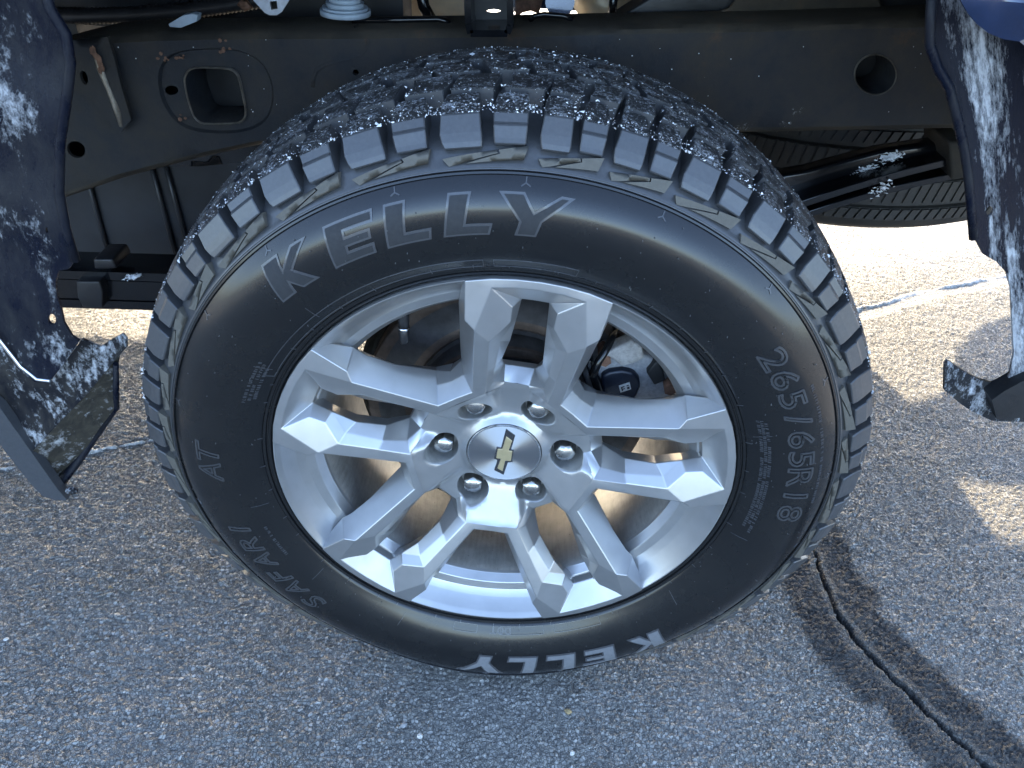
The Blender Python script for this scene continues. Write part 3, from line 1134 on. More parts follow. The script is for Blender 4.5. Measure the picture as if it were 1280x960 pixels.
# snow grains on the tread
g = np.random.default_rng(5)
bm = bmesh.new()
cnt = 0
verts, faces = [], []
for k in range(2600):
    a = g.normal(0, 34)
    if abs(a) > 92:
        continue
    y = g.uniform(.019, .22)
    if g.random() < .35:
        y = .019 + abs(g.normal(0, .010))
    r = top_r(y) + 0.0001
    s = float(np.exp(g.normal(-0.2, 0.5))) * 0.00055
    p = np.array(pol(a, r, y))
    rnd = g.normal(size=(4, 3))
    rnd /= np.linalg.norm(rnd, axis=1)[:, None]
    o0 = len(verts)
    sc = s * np.array([1.4, 1.2, 0.9])
    for q in rnd:
        verts.append(p + q * sc)
    faces += [(o0, o0 + 1, o0 + 2), (o0, o0 + 2, o0 + 3), (o0, o0 + 3, o0 + 1), (o0 + 1, o0 + 3, o0 + 2)]
# whiter crusts along the front edges of the lugs
for (k, st) in starts:
    if -95 < ((st + 180) % 360) - 180 < 95:
        for e in range(34):
            a = st + g.choice([0.35, 4.7, 6.15, 10.15, 10.4]) * PITCH[k] / 11.25 + g.normal(0, .35)
            y = g.uniform(.02, .032)
            if g.random() < .3:
                a = st + g.uniform(.5, 4.5)
                y = .0195 + abs(g.normal(0, .0015))
            p = np.array(pol(a, top_r(y) - g.uniform(0, .002), y))
            s = float(np.exp(g.normal(0, 0.45))) * 0.00085
            rnd = g.normal(size=(4, 3))
            rnd /= np.linalg.norm(rnd, axis=1)[:, None]
            o0 = len(verts)
            for q in rnd:
                verts.append(p + q * s)
            faces += [(o0, o0 + 1, o0 + 2), (o0, o0 + 2, o0 + 3), (o0, o0 + 3, o0 + 1), (o0 + 1, o0 + 3, o0 + 2)]
link('snow_grains', raw(verts, faces), tyre, 'crumb', kind='stuff')

# ------------------------------------------------------------------ alloy wheel
barrel_prof = [(.2490, .0100), (.2496, .0030), (.2490, .0002), (.2478, .0004), (.2436, .0052), (.2428, .0062), (.2424, .0068), (.2370, .0138), (.2320, .0198), (.2312, .0206),
               (.2246, .0262), (.2236, .0268), (.2226, .0271), (.2146, .0296), (.2138, .0301), (.2130, .0310), (.2082, .0386), (.2072, .0396),
               (.2058, .0430), (.2035, .0520), (.2015, .0800), (.2020, .1100), (.2050, .1400), (.2090, .1750), (.2120, .2150), (.2160, .2250),
               (.2270, .2310), (.2400, .2340), (.2480, .2410)]
me = revolve(barrel_prof, 300)
me.materials.append(M['silver'])
me.materials.append(M['barrel'])
k = len(barrel_prof) - 1
for p in me.polygons:
    p.material_index = 1 if (p.index % k) >= 18 else 0
wheel = link('alloy_wheel', me, truck, None, 14)
wheel.location = HUB

PHI0 = 5.65
pt = dict(Sj=(.0329, .0982, .0205), Sk=(.0146, .0914, .0462), Sp=(.0138, .0980, .0460), Sp0=(0, .0985, .0460), Mk=(.0265, .1070, .0320), Mm=(.0278, .1325, .0200), Rm=(.0351, .1332, .0114), Sa=(.0208, .1340, .0380), Sb=(.0166, .1113, .0600), Sb0=(0, .1113, .0600), V=(.046, .0986, .0187), F3=(.0379, .1763, .0004), Q=(.0533, .1918, -.0072), F2=(.0436, .2373, -.0030),
          P2=(.0213, .2156, .0054), P=(.0207, .1985, .0059), Q2=(.0636, .2004, -.0061), E=(.0683, .2397, -.0014),
          B0=(0, .2415, -.0018), B1=(.0219, .2405, -.0021), A0=(0, .2500, -.0014), A1=(.02265, .2490, -.0014), A2=(.0451, .2459, -.0014),
          a0=(0, .2502, .0040), a1=(.02267, .2492, .0040), a2=(.04515, .2461, .0040), e=(.0684, .2399, .0040),
          F10=(0, .2176, .0199), F1=(.0133, .2173, .0199),
          M3=(.0270, .1735, .0100), Sjm=(.0988 * math.sin(R(36)), .0988 * math.cos(R(36)), .0212),
          S1=(.0168, .1680, .0205), S2=(.0146, .1960, .0195),
          VA=(.0575, .1066, .037), VB=(.0626, .1120, .054), NA=(.0622, .1570, .0235), NB=(.0668, .1570, .0305), NR=(.0506, .1570, .0025), QA=(.0663, .1840, .0135), QB=(.0700, .1880, .0225), LH=(.0722, .2025, .0225), ED=(.0705, .2375, .012),
          Vm=(.0628, .0864, .0197), VmA=(.0697, .0959, .036), VmB=(.0726, .0999, .048),
          # rear edges
          Sb_=(.0200, .1113, .068), Sb0_=(0, .1113, .068), Sa_=(.0270, .1340, .056), S1_=(.0290, .1680, .046), S2_=(.0230, .1960, .040), F1_=(.0137, .2150, .034), F10_=(0, .2150, .034),
          VB_=(.0560, .1120, .068), NB_=(.0520, .1570, .050), QB_=(.0560, .1880, .044), LH_=(.0580, .2025, .044), VmB_=(.0700, .0970, .068), ED_=(.0690, .2375, .022))
fc = [('Sj', 'V', 'NR', 'Rm'), ('Rm', 'NR', 'Q', 'F3'), ('V', 'Vm', 'Sjm', 'Sj'), ('F3', 'Q', 'F2', 'P2', 'P'), ('Q', 'Q2', 'E', 'F2'), ('F2', 'E', 'A2'), ('B1', 'F2', 'A2', 'A1'), ('B0', 'B1', 'A1', 'A0'),
      ('A0', 'A1', 'a1', 'a0'), ('A1', 'A2', 'a2', 'a1'), ('A2', 'E', 'e', 'a2'),
      ('F10', 'F1', 'F2', 'B1', 'B0'),
      ('Sj', 'Rm', 'Mm', 'Mk'), ('Rm', 'F3', 'M3', 'Mm'), ('Mk', 'Mm', 'Sa', 'Sb'), ('Mm', 'M3', 'S1', 'Sa'), ('Sk', 'Sj', 'Mk', 'Sp'), ('Sp', 'Mk', 'Sb'), ('F3', 'P', 'S2', 'M3'), ('M3', 'S2', 'S1'), ('P', 'P2', 'F1', 'S2'), ('P2', 'F2', 'F1'),
      ('Sp0', 'Sp', 'Sb', 'Sb0'),
      ('V', 'VA', 'NA', 'NR'), ('NR', 'NA', 'QA', 'Q'), ('VA', 'VB', 'NB', 'NA'), ('NA', 'NB', 'QB', 'QA'), ('Q', 'QA', 'QB', 'LH', 'Q2'), ('Q2', 'LH', 'ED', 'E'), ('V', 'Vm', 'VmA', 'VA'), ('VA', 'VmA', 'VmB', 'VB'),
      ('Sb0', 'Sb', 'Sb_', 'Sb0_'), ('Sb', 'Sa', 'Sa_', 'Sb_'), ('Sa', 'S1', 'S1_', 'Sa_'), ('S1', 'S2', 'S2_', 'S1_'), ('S2', 'F1', 'F1_', 'S2_'), ('F1', 'F10', 'F10_', 'F1_'),
      ('VB', 'NB', 'NB_', 'VB_'), ('NB', 'QB', 'QB_', 'NB_'), ('QB', 'LH', 'LH_', 'QB_'), ('VmB', 'VB', 'VB_', 'VmB_'), ('LH', 'ED', 'ED_', 'LH_'), ('E', 'ED', 'ED_', 'e')]
vs, fs = [], []
for sgn in (1, -1):
    idx = {}
    for kk, (s, t, y) in pt.items():
        idx[kk] = len(vs)
        vs.append((sgn * s, y, t))
    for f in fc:
        f2 = [idx[q] for q in f]
        fs.append(f2 if sgn > 0 else f2[::-1])
bm = bm_from(vs, fs)
clean(bm, 0.0011, 3, 9, 2e-5)
me = bpy.data.meshes.new('spoke')
bm.to_mesh(me)
bm.free()
me.materials.append(M['silver'])
me.polygons.foreach_set('use_smooth', [True] * len(me.polygons))
for k in range(5):
    o = spun('spoke', me, PHI0 + 72 * k, wheel)
    wm = o.modifiers.new('weighted', 'WEIGHTED_NORMAL')
    wm.weight = 100
    wm.keep_sharp = False


def hub_y(x, z):
    r = np.hypot(x, z)
    a = np.degrees(np.arctan2(x, z)) - PHI0
    a = (a + 36) % 72 - 36                       # angle from the nearest narrow window
    d = r * np.cos(np.radians(36 - np.abs(a)))
    pad = 0.0212 + 0.62 * (0.0988 - d)
    k2 = 0.006
    q = np.clip(0.5 + 0.5 * (0.0505 - pad) / k2, 0, 1)
    pad = 0.0505 * (1 - q) + pad * q - k2 * q * (1 - q)
    t = np.clip((np.abs(a) - 9.0) / 8.5, 0, 1)
    t = t * t * (3 - 2 * t)
    t = np.where(r < 0.05, 1.0, t)
    flat = 0.0505 - 0.0043 * np.clip((r - 0.062) / 0.03, 0, 1)
    return np.minimum(flat * (1 - t) + pad * t, 0.0428 + np.maximum(r - 0.0432, 0) * 0.8)


outer, outer_y = [], []
for k in range(5):
    for a, r, y in ((-18.52, .10357, .0205), (-9.08, .09256, .0462), (-8.02, .09897, .0460), (8.02, .09897, .0460), (9.08, .09256, .0462), (18.52, .10357, .0205)):
        t = R(PHI0 + 72 * k + a)
        outer.append((r * math.sin(t), r * math.cos(t)))
        outer_y.append(y)
NUT_R = .06985
holes = [[(q[0] * 0.0432, q[1] * 0.0432) for q in ell(0, 0, 1, 1, 60)]]
pock = []
for k in range(6):
    t = R(30 + 60 * k + 60)
    t = R(90 + 60 * k)
    cx, cz = math.sin(t) * .0702, math.cos(t) * .0702
    lp = []
    for j in range(28):
        u = 2 * PI * j / 28
        # round pocket, a little wider on its outer side
        rad = .0192 * (1 + 0.03 * math.cos(u) + 0.05 * math.cos(3 * u))
        du, dv = rad * math.cos(u), rad * math.sin(u)
        lp.append((cx + du * math.sin(t) + dv * math.cos(t), cz + du * math.cos(t) - dv * math.sin(t)))
    holes.append(lp)
    pock.append((cx, cz))
P, T, loops = fill(outer, holes, 0.0035, [[(q[0] * rr_, q[1] * rr_) for q in ell(0, 0, 1, 1, 72)] for rr_ in (.0455, .0478)], edge_step=0.004)
yy = hub_y(P[:, 0], P[:, 1])
bl = []
for i in range(len(outer)):                      # the hub's rim follows the spokes' edges
    na = max(1, int(np.linalg.norm(np.array(outer[(i + 1) % len(outer)]) - np.array(outer[i])) / 0.004))
    bl += [outer_y[i] + (outer_y[(i + 1) % len(outer)] - outer_y[i]) * q / na for q in range(na)]
for i, yb in zip(loops[0], bl):
    yy[i] = yb
V = [(x, y, z) for (x, z), y in zip(P, yy)]
F = list(T)
mats_idx = [0] * len(F)
for hi, l in enumerate(loops[1:7 + 0]):
    pass
for hi in range(1, 7):
    l = loops[1 + hi]
    cx, cz = pock[hi - 1]
    prev = l
    for kk, (sc, dy, absy) in enumerate(((.965, .0010, None), (.94, .0028, None), (.92, None, .062), (.88, None, .070))):
        ring = []
        for i in l:
            x, z = P[i]
            y0 = yy[i]
            ring.append(len(V))
            V.append((cx + (x - cx) * sc, y0 + dy if dy else absy, cz + (z - cz) * sc))
        for q in range(len(l)):
            F.append((prev[q], prev[(q + 1) % len(l)], ring[(q + 1) % len(l)], ring[q]))
            mats_idx.append(0 if kk < 2 else 1)
        prev = ring
    F.append(tuple(prev))
    mats_idx.append(1)
# rim of the cap seat
l = loops[1]
ring = []
for i in l:
    x, z = P[i]
    ring.append(len(V))
    V.append((x * .985, yy[i] + .004, z * .985))
for q in range(len(l)):
    F.append((l[q], l[(q + 1) % len(l)], ring[(q + 1) % len(l)], ring[q]))
    mats_idx.append(1)
bm = bm_from(V, F)
bm.faces.ensure_lookup_table()
for f, mi in zip(bm.faces, mats_idx):
    f.material_index = mi
bmesh.ops.recalc_face_normals(bm, faces=bm.faces)
hubo = link('wheel_hub', bm, wheel, ['silver', 'pocket'], 40)

# lug nuts
ap = 0.0110
vs, fs = [], []
levels = [(.082, ap / math.cos(PI / 6), 6), ]
bm = bmesh.new()
hexr = ap / math.cos(PI / 6)
ringv = []
for y, r, rounder in ((.083, hexr, 0), (.0500, hexr, 0), (.0488, hexr * .96, .15), (.0472, hexr * .86, .7), (.0455, hexr * .60, 1), (.0446, hexr * .30, 1)):
    rg = []
    for j in range(24):
        u = 2 * PI * j / 24
        hx = math.cos(PI / 6) / math.cos((u % (PI / 3)) - PI / 6)
        q = r * (hx * (1 - rounder) + rounder * 0.95)
        rg.append(bm.verts.new((q * math.sin(u), y, q * math.cos(u))))
    ringv.append(rg)
for a, b2 in zip(ringv, ringv[1:]):
    for j in range(24):
        bm.faces.new((a[j], a[(j + 1) % 24], b2[(j + 1) % 24], b2[j]))
tip = bm.verts.new((0, .0443, 0))
for j in range(24):
    bm.faces.new((ringv[-1][j], ringv[-1][(j + 1) % 24], tip))
bmesh.ops.recalc_face_normals(bm, faces=bm.faces)
nut = bpy.data.meshes.new('lug_nut')
bm.to_mesh(nut)
bm.free()
nut.materials.append(M['chrome'])
nut.polygons.foreach_set('use_smooth', [True] * len(nut.polygons))
nut.set_sharp_from_angle(angle=R(28))
for k in range(6):
    t = R(90 + 60 * k)
    o = bpy.data.objects.new('lug_nut', nut)
    col.objects.link(o)
    o.parent = wheel
    o.location = (math.sin(t) * NUT_R, 0, math.cos(t) * NUT_R)
    o.rotation_euler = (0, R([28, 0, 0, 2, 25, 30][k] if k < 6 else 0), 0)

# centre cap
cap = link('centre_cap', revolve([(0.0001, .0398), (.012, .0399), (.026, .0405), (.036, .0412), (.0405, .0416)], 96), wheel, 'spun', 179)
cr = link('cap_ring', revolve([(.0402, .0418), (.0406, .0410), (.0416, .0410), (.0421, .0418), (.0424, .0440), (.0428, .0530)], 96), wheel, 'edge', 40)


def px_poly(pts, y):
    out = []
    for a, c2 in pts:
        q = W(530 + a / 8, 490 + c2 / 8, y)
        out.append((q[0], q[2] - ZH))
    return out


bt_out = [(820, 375), (912, 440), (872, 577), (897, 580), (882, 704), (838, 708), (797, 832), (702, 785), (735, 682), (698, 672), (727, 548), (770, 556)]
bt_in = [(822, 448), (882, 492), (846, 590), (884, 594), (868, 692), (812, 690), (786, 796), (733, 766), (768, 672), (722, 664), (738, 572), (784, 574)]
for nm, pl, y0, y1, mt in (('emblem_bezel', bt_out, .0392, .0408, 'emblem_dark'), ('emblem', bt_in, .0382, .0400, 'gold')):
    L = px_poly(pl, y0)
    P, T, lo = fill(L, (), 0.004)
    n = len(P)
    V = [(x, y0, z) for x, z in P] + [(x, y1, z) for x, z in P]
    F = list(T)
    l = lo[0]
    for i in range(len(l)):
        F.append((l[i], l[(i + 1) % len(l)], l[(i + 1) % len(l)] + n, l[i] + n))
    bm = bm_from(V, F)
    clean(bm, 0.0005, 1, 40)
    link(nm, bm, wheel, mt, None, 'gold cross-shaped emblem with slanted ends' if nm == 'emblem' else None)

# valve stem
bm = bmesh.new()
a, b2 = Vector(W(503.5, 378, .050)) - HUB, Vector(W(505.5, 428.5, .046)) - HUB
d = b2 - a
tube_bm(bm, [a, a + d * .25, a + d * .45, a + d * .60], [.0064, .0062, .0058, .0056], 14, 0)
tube_bm(bm, [a + d * .60, a + d * .66], [.0060, .0060], 14, 1)
tube_bm(bm, [a + d * .66, a + d * .70, a + d * .94, a + d * 1.0], [.0050, .0056, .0056, .0044], 14, 0)
link('valve_stem', bm, wheel, ['black', 'edge'])

# ------------------------------------------------------------------ brake
rot = [(.170, .150), (.172, .148), (.172, .126), (.170, .124), (.160, .1235), (.158, .1245), (.128, .1245), (.126, .1235), (.116, .1235), (.113, .126), (.110, .122),
       (.108, .100), (.106, .097), (.096, .0955), (.094, .097), (.088, .097), (.086, .0955), (.040, .095)]
me = revolve(rot, 128)
me.materials.append(M['rotor'])
me.materials.append(M['rotor_dark'])
kk = len(rot) - 1
for p in me.polygons:
    j = p.index % kk
    p.material_index = 1 if j in (5, 6, 9, 10, 13, 14, 16) else 0
o = link('brake_disc', me, truck, None, 30)
o.location = HUB
o = link('dust_shield', revolve([(.060, .168), (.150, .164), (.176, .160), (.183, .154), (.186, .156), (.186, .160), (.178, .167), (.060, .176)], 96, R(-150), R(100)), truck, 'shield', 30)
o.location = HUB


def block_px(outline, y0, depth, name, mat, parent, bev=0.003, label=None):
    L = [(W(a, c2, y0)[0], W(a, c2, y0)[2]) for a, c2 in outline]
    n = len(L)
    V = [(x, y0, z) for x, z in L] + [(x, y0 + depth, z) for x, z in L]
    F = [tuple(range(n)), tuple(range(2 * n - 1, n - 1, -1))] + [(i, (i + 1) % n, (i + 1) % n + n, i + n) for i in range(n)]
    bm = bm_from(V, F)
    clean(bm, bev, 3, 25)
    bmesh.ops.triangulate(bm, faces=[f for f in bm.faces if len(f.verts) > 4])
    return link(name, bm, parent, mat, 45, label)


cal = block_px([(728, 470), (742, 452), (757, 440), (775, 440), (795, 440), (815, 446), (830, 462), (842, 480), (846, 510), (820, 522), (775, 522), (745, 512)], .098, .060, 'brake_caliper', 'caliper', truck, .006)
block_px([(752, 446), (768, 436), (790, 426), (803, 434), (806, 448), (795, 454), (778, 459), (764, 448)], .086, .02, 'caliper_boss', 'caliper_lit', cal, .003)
block_px([(752, 470), (762, 465), (778, 463), (792, 466), (799, 474), (801, 484), (796, 496), (785, 508), (760, 506), (752, 490)], .090, .02, 'piston_housing', 'caliper_pad', cal, .004)
block_px([(808, 466), (822, 450), (828, 462), (832, 476), (818, 482)], .090, .02, 'caliper_window', 'dark', cal, .002)
block_px([(732, 456), (738, 450), (750, 478), (762, 512), (752, 512), (740, 482)], .084, .03, 'caliper_bracket', 'gloss', cal, .002)
lab = block_px([(773.5, 482.5), (787, 478), (789, 486.5), (775.5, 491)], .0890, .0012, 'label', 'label', cal, .0001)
# its print: a block letter and two bars
bm = bmesh.new()
for quad in ([(776, 484), (777.6, 483.5), (779, 488.5), (777.4, 489)], [(777.6, 483.5), (780.5, 482.6), (780.8, 483.8), (777.9, 484.7)], [(778.3, 486), (781, 485.1), (781.3, 486.2), (778.6, 487.1)],
             [(783, 481.8), (786, 480.8), (786.3, 482), (783.3, 483)], [(783.6, 484), (786.6, 483), (787.2, 485.8), (784.2, 486.8)]):
    vv = [bm.verts.new(tuple(W(a, c2, .0886))) for a, c2 in quad]
    bm.faces.new(vv)
bmesh.ops.solidify(bm, geom=list(bm.faces), thickness=0.0003)
link('label_print', bm, cal, 'ink')
block_px([(512, 398), (524, 391), (536, 404), (548, 420), (540, 431), (530, 439), (512, 425)], .150, .012, 'shield_bracket', 'caliper', truck, .0015)

bm = bmesh.new()
tube_bm(bm, [W(741, 470, .080), W(748, 452, .082), W(758, 437, .090), W(764, 424, .10), W(770, 410, .12)], .0045, 10)
link('brake_hose', bm, cal, 'gloss')
for px_, py_ in ((756, 452), (838, 488)):
    bm = bmesh.new()
    c0 = Vector(W(px_, py_, .084))
    tube_bm(bm, [c0, c0 + Vector((0, .03, 0))], .0075, 6)
    link('caliper_bolt', bm, cal, 'rust')

# axle behind the brake
bm = bmesh.new()
tube_bm(bm, [(0, .10, ZH), (0, .165, ZH)], .062, 28)
tube_bm(bm, [(0, .165, ZH), (0, .62, ZH), (0, .68, ZH), (0, .74, ZH), (0, 1.0, ZH), (0, 1.1, ZH), (0, 1.75, ZH)], [.042, .042, .05, .10, .14, .12, .042], 28)
link('axle_housing', bm, truck, 'dark')

# ------------------------------------------------------------------ frame rail
YF = .365
top_px = [(40, 76), (88, 64), (125, 55), (200, 51), (330, 49), (460, 48), (600, 47), (760, 44), (960, 40), (1165, 34), (1290, 28)]
bot_px = [(1290, 150), (1195, 155), (930, 160), (760, 161), (560, 160), (420, 163), (320, 176), (245, 192), (150, 217), (75, 243), (20, 262)]
wp = lambda a, c2: (W(a, c2, YF)[0], W(a, c2, YF)[2])
sq = [(231, 104), (231, 96), (236, 87), (246, 84), (284, 85), (294, 89), (299, 97), (305, 124), (308, 142), (305, 150), (297, 154), (258, 155), (248, 152), (241, 143), (234, 120)]
hole_sets = [sq, ell(213, 114, 8.5, 6), ell(95, 187, 12, 10, 20, .5), ell(105, 98, 4.5, 9, 16, -.3), ell(1094, 93, 26, 25, 32), ell(445, 90, 4, 4, 12), ell(445, 33, 2.5, 2, 10)]
oval_o = [(196, 100), (202, 76), (222, 63), (262, 60), (302, 62), (330, 78), (343, 108), (341, 140), (326, 158), (300, 166), (260, 167), (226, 160), (204, 134)]


def scale_loop(l, s):
    c2 = np.mean(l, axis=0)
    return [tuple(c2 + (np.array(q) - c2) * s) for q in l]


def smooth_loop(l, n=3):
    l = [np.array(q, float) for q in l]
    for _ in range(n):
        out = []
        for i in range(len(l)):
            a, b2 = l[i], l[(i + 1) % len(l)]
            out += [a * .75 + b2 * .25, a * .25 + b2 * .75]
        l = out
    return [tuple(q) for q in l]


sq = smooth_loop(sq, 1)
hole_sets[0] = sq
oval_o = smooth_loop(oval_o, 2)
oval_i = scale_loop(oval_o, .955)
outer = [wp(*q) for q in top_px] + [wp(*q) for q in bot_px]
P, T, loops = fill(outer, [[wp(*q) for q in h2] for h2 in hole_sets], 0.014, [[wp(*q) for q in oval_o], [wp(*q) for q in oval_i]], edge_step=0.008)
ins = inside(P, [wp(*q) for q in scale_loop(oval_i, 1.004)])
dent = np.where(ins, .0045, 0.0) + 0.0012 * np.sin(P[:, 0] * 7) + 0.0008 * np.sin(P[:, 0] * 23 + P[:, 1] * 31)
n = len(P)
V = [(x, YF + d, z) for (x, z), d in zip(P, dent)]
F = list(T)
fm = [0] * len(F)
# outer boundary: rounded top and bottom bends into flanges
l = loops[0]
topset = max(q[1] for q in outer)
prev = l
cen_line = lambda x: np.interp(x, [wp(40, 150)[0], wp(640, 95)[0], wp(1290, 80)[0]], [wp(40, 150)[1], wp(640, 95)[1], wp(1290, 80)[1]])
for kk, (dy, dz) in enumerate(((.004, .005), (.012, .009), (.070, .010))):
    ring = []
    for i in l:
        x, z = P[i]
        s = 1 if z > cen_line(x) else -1
        ring.append(len(V))
        V.append((x, YF + dy, z + s * dz))
    for q in range(len(l)):
        F.append((prev[q], prev[(q + 1) % len(l)], ring[(q + 1) % len(l)], ring[q]))
        fm.append(1)
    prev = ring
for hi in range(1, 1 + len(hole_sets)):
    l = loops[hi]
    ring = []
    for i in l:
        x, z = P[i]
        ring.append(len(V))
        V.append((x, YF + (.07 if hi in (1, 5) else .006), z))
    for q in range(len(l)):
        F.append((l[q], l[(q + 1) % len(l)], ring[(q + 1) % len(l)], ring[q]))
        fm.append(0)
    if hi == 5:
        pass
bm = bm_from(V, F)
bm.faces.ensure_lookup_table()
for f, mi in zip(bm.faces, fm):
    f.material_index = mi
bmesh.ops.recalc_face_normals(bm, faces=bm.faces)
# back wall closes the box
rail = link('frame_rail', bm, truck, ['frame', 'frame_lip'], 35)
bm = plate_px(top_px + bot_px, YF + .074, .006, (), .05)
rail_back = link('frame_inner_wall', bm, rail, 'dark')
# hole sleeves with worn bright lips
for nm, lp, ln in (('hole_sleeve', sq, .06), ('hole_sleeve', ell(1094, 93, 26, 25, 40), .065)):
    pts = [np.array([*wp(*q)]) for q in lp]
    pts = [np.array([q[0], YF - .002, q[1]]) for q in pts]
    c2 = np.mean(pts, 0)
    V, F = [], []
    for s, dy in ((1.0, .006), (1.03, -.001), (1.0, -.0025), (.965, -.001), (.95, ln)):
        for q in pts:
            V.append((c2[0] + (q[0] - c2[0]) * s, YF + dy, c2[2] + (q[2] - c2[2]) * s))
    m2 = len(pts)
    for a in range(4):
        for i in range(m2):
            F.append((a * m2 + i, a * m2 + (i + 1) % m2, (a + 1) * m2 + (i + 1) % m2, (a + 1) * m2 + i))
    me = raw(V, F)
    me.materials.append(M['edge_metal'])
    me.materials.append(M['frame'])
    for p in me.polygons:
        p.material_index = 1 if p.index >= 3 * m2 else 0
    link(nm, me, rail, None, 50)
# pressed groove, weld runs, rust scabs
bm = bmesh.new()
tube_bm(bm, [W(a, c2, YF + .001) for a, c2 in ((391, 108), (392, 98), (396, 88), (406, 81), (422, 77), (440, 73), (452, 68), (459, 60), (461, 50))], .0035, 8)
link('pressed_ridge', bm, rail, 'frame')
bm = bmesh.new()
g = random.Random(12)
for (cx, cy, n2, sp) in ((203, 72, 5, 8), (222, 70, 4, 6), (280, 62, 4, 10), (227, 147, 3, 5), (450, 53, 3, 4), (280, 50, 2, 4), (120, 70, 6, 5), (124, 84, 4, 4)):
    for _ in range(n2):
        p = Vector(W(cx + g.gauss(0, sp * .5), cy + g.gauss(0, sp * .5), YF - .0005))
        s = g.uniform(.0015, .0035)
        r0 = len(bm.verts)
        bmesh.ops.create_icosphere(bm, subdivisions=1, radius=1, matrix=Matrix.Translation(p) @ Matrix.Diagonal((s, .0012, s * g.uniform(.6, 1.2), 1)))
link('rust_scab', bm, rail, 'rust', kind='stuff')
fl = random.Random(31)
bm = bmesh.new()
for _ in range(60):
    px, py = fl.uniform(100, 1160), fl.uniform(45, 158)
    if any(math.hypot(px - hx, py - hy) < hr_ for hx, hy, hr_ in ((268, 118, 50), (213, 114, 14), (95, 187, 18), (105, 98, 14), (1094, 93, 34))):
        continue
    if py > 150 - abs(px - 620) * 0.0 and px < 900:
        continue
    p = Vector(W(px, py, YF - .0008))
    s = fl.uniform(.0003, .0009)
    bmesh.ops.create_icosphere(bm, subdivisions=1, radius=s, matrix=Matrix.Translation(p))
link('salt_fleck', bm, rail, 'crumb', kind='stuff')
# plate welded over the front end of the rail
bm = plate_px([(78, 52), (134, 46), (142, 70), (152, 110), (164, 150), (150, 166), (138, 158), (130, 140), (112, 122), (84, 108)], YF - .012, .006, [ell(105, 97, 4.5, 9, 16, -.3)], .01)
link('mount_plate', bm, rail, 'frame', 30)
bm = bmesh.new()
tube_bm(bm, [W(a, c2, YF - .010) for a, c2 in ((118, 64), (126, 86), (136, 110), (148, 140), (152, 158))], [.003, .005, .004, .005, .003], 8)
link('weld_bead', bm, rail, 'edge_metal')
bm = bmesh.new()
for k in range(12):
    t = k / 11
    p = Vector(W(116 + 12 * t + g.uniform(-3, 3), 62 + 26 * t, YF - .016))
    s = g.uniform(.002, .005)
    bmesh.ops.create_icosphere(bm, subdivisions=1, radius=1, matrix=Matrix.Translation(p) @ Matrix.Diagonal((s * .7, .0012, s * 1.2, 1)))
link('rust_scab', bm, rail, 'rust', kind='stuff')

# ------------------------------------------------------------------ what shows above the rail
# black U-shaped jounce bracket over the wheel
bm = bmesh.new()
A = [W(583, -30, .30), W(585, 30, .30), W(588, 42, .30), W(634, 42, .30), W(638, 32, .30), W(637, -30, .30)]
pts = [Vector(map(float, q)) for q in A]
for q0, q1 in zip(pts, pts[1:]):
    t = (q1 - q0).normalized()
    nrm = Vector((0, 1, 0)).cross(t) * .0035
    vv = [bm.verts.new(q) for q in (q0 - nrm, q1 - nrm, q1 + nrm, q0 + nrm)]
    ww = [bm.verts.new(q + Vector((0, .06, 0))) for q in (q0 - nrm, q1 - nrm, q1 + nrm, q0 + nrm)]
    bm.faces.new(vv)
    bm.faces.new(ww[::-1])
    for k in range(4):
        bm.faces.new((vv[k], vv[(k + 1) % 4], ww[(k + 1) % 4], ww[k]))
bmesh.ops.recalc_face_normals(bm, faces=bm.faces)
jb = link('jounce_bracket', bm, truck, 'gloss')
bm = plate_px([(584, -30), (636, -30), (636, 38), (586, 38)], .352, .004, [ell(617, 14, 9, 2.4, 20)], .012)
link('bracket_web', bm, jb, 'dark')
# grey ribbed connector
bm = bmesh.new()
c0 = Vector(W(432, 16, .39))
for (r, z0, z1) in ((.030, -.002, .004), (.027, .004, .007), (.0225, .007, .012), (.019, .012, .017), (.016, .017, .040), (.013, .04, .07)):
    tube_bm(bm, [c0 + Vector((0, 0, z0)), c0 + Vector((0, 0, z1))], r, 24)
link('cable_grommet', bm, truck, 'connector')
# zinc plate with square hole
bm = plate_px([(305, -20), (375, -20), (364, -4), (352, 15), (346, 19), (337, 19), (331, 16), (317, 1)], .38, .004, [[(337, 2), (346, 1), (347, 11), (339, 12)]], .008)
link('zinc_bracket', bm, truck, 'zinc')
# small grey clip on the rail
block_px([(210, 30), (212, 34), (226, 35), (246, 27), (247, 19), (240, 17), (229, 19)], .372, .014, 'cable_clip', 'connector', truck, .001)
# corrugated loom
bm = bmesh.new()
pts = [Vector(W(60 + 25 * k, 20 - 0.045 * (k - 4) ** 2 * 6 + 3 - k * 1.1, .46)) for k in range(12)]
fine_pts, rads = [], []
for q0, q1 in zip(pts, pts[1:]):
    for j in range(10):
        fine_pts.append(q0.lerp(q1, j / 10))
        rads.append(.0105 if (len(rads) % 2) else .0085)
tube_bm(bm, fine_pts, rads, 10)
link('wire_loom', bm, truck, 'black')
bm = bmesh.new()
tube_bm(bm, [W(300, 2, .45), W(306, 8, .45), W(312, 4, .45)], .006, 8)
link('rusty_bolt', bm, truck, 'rust')
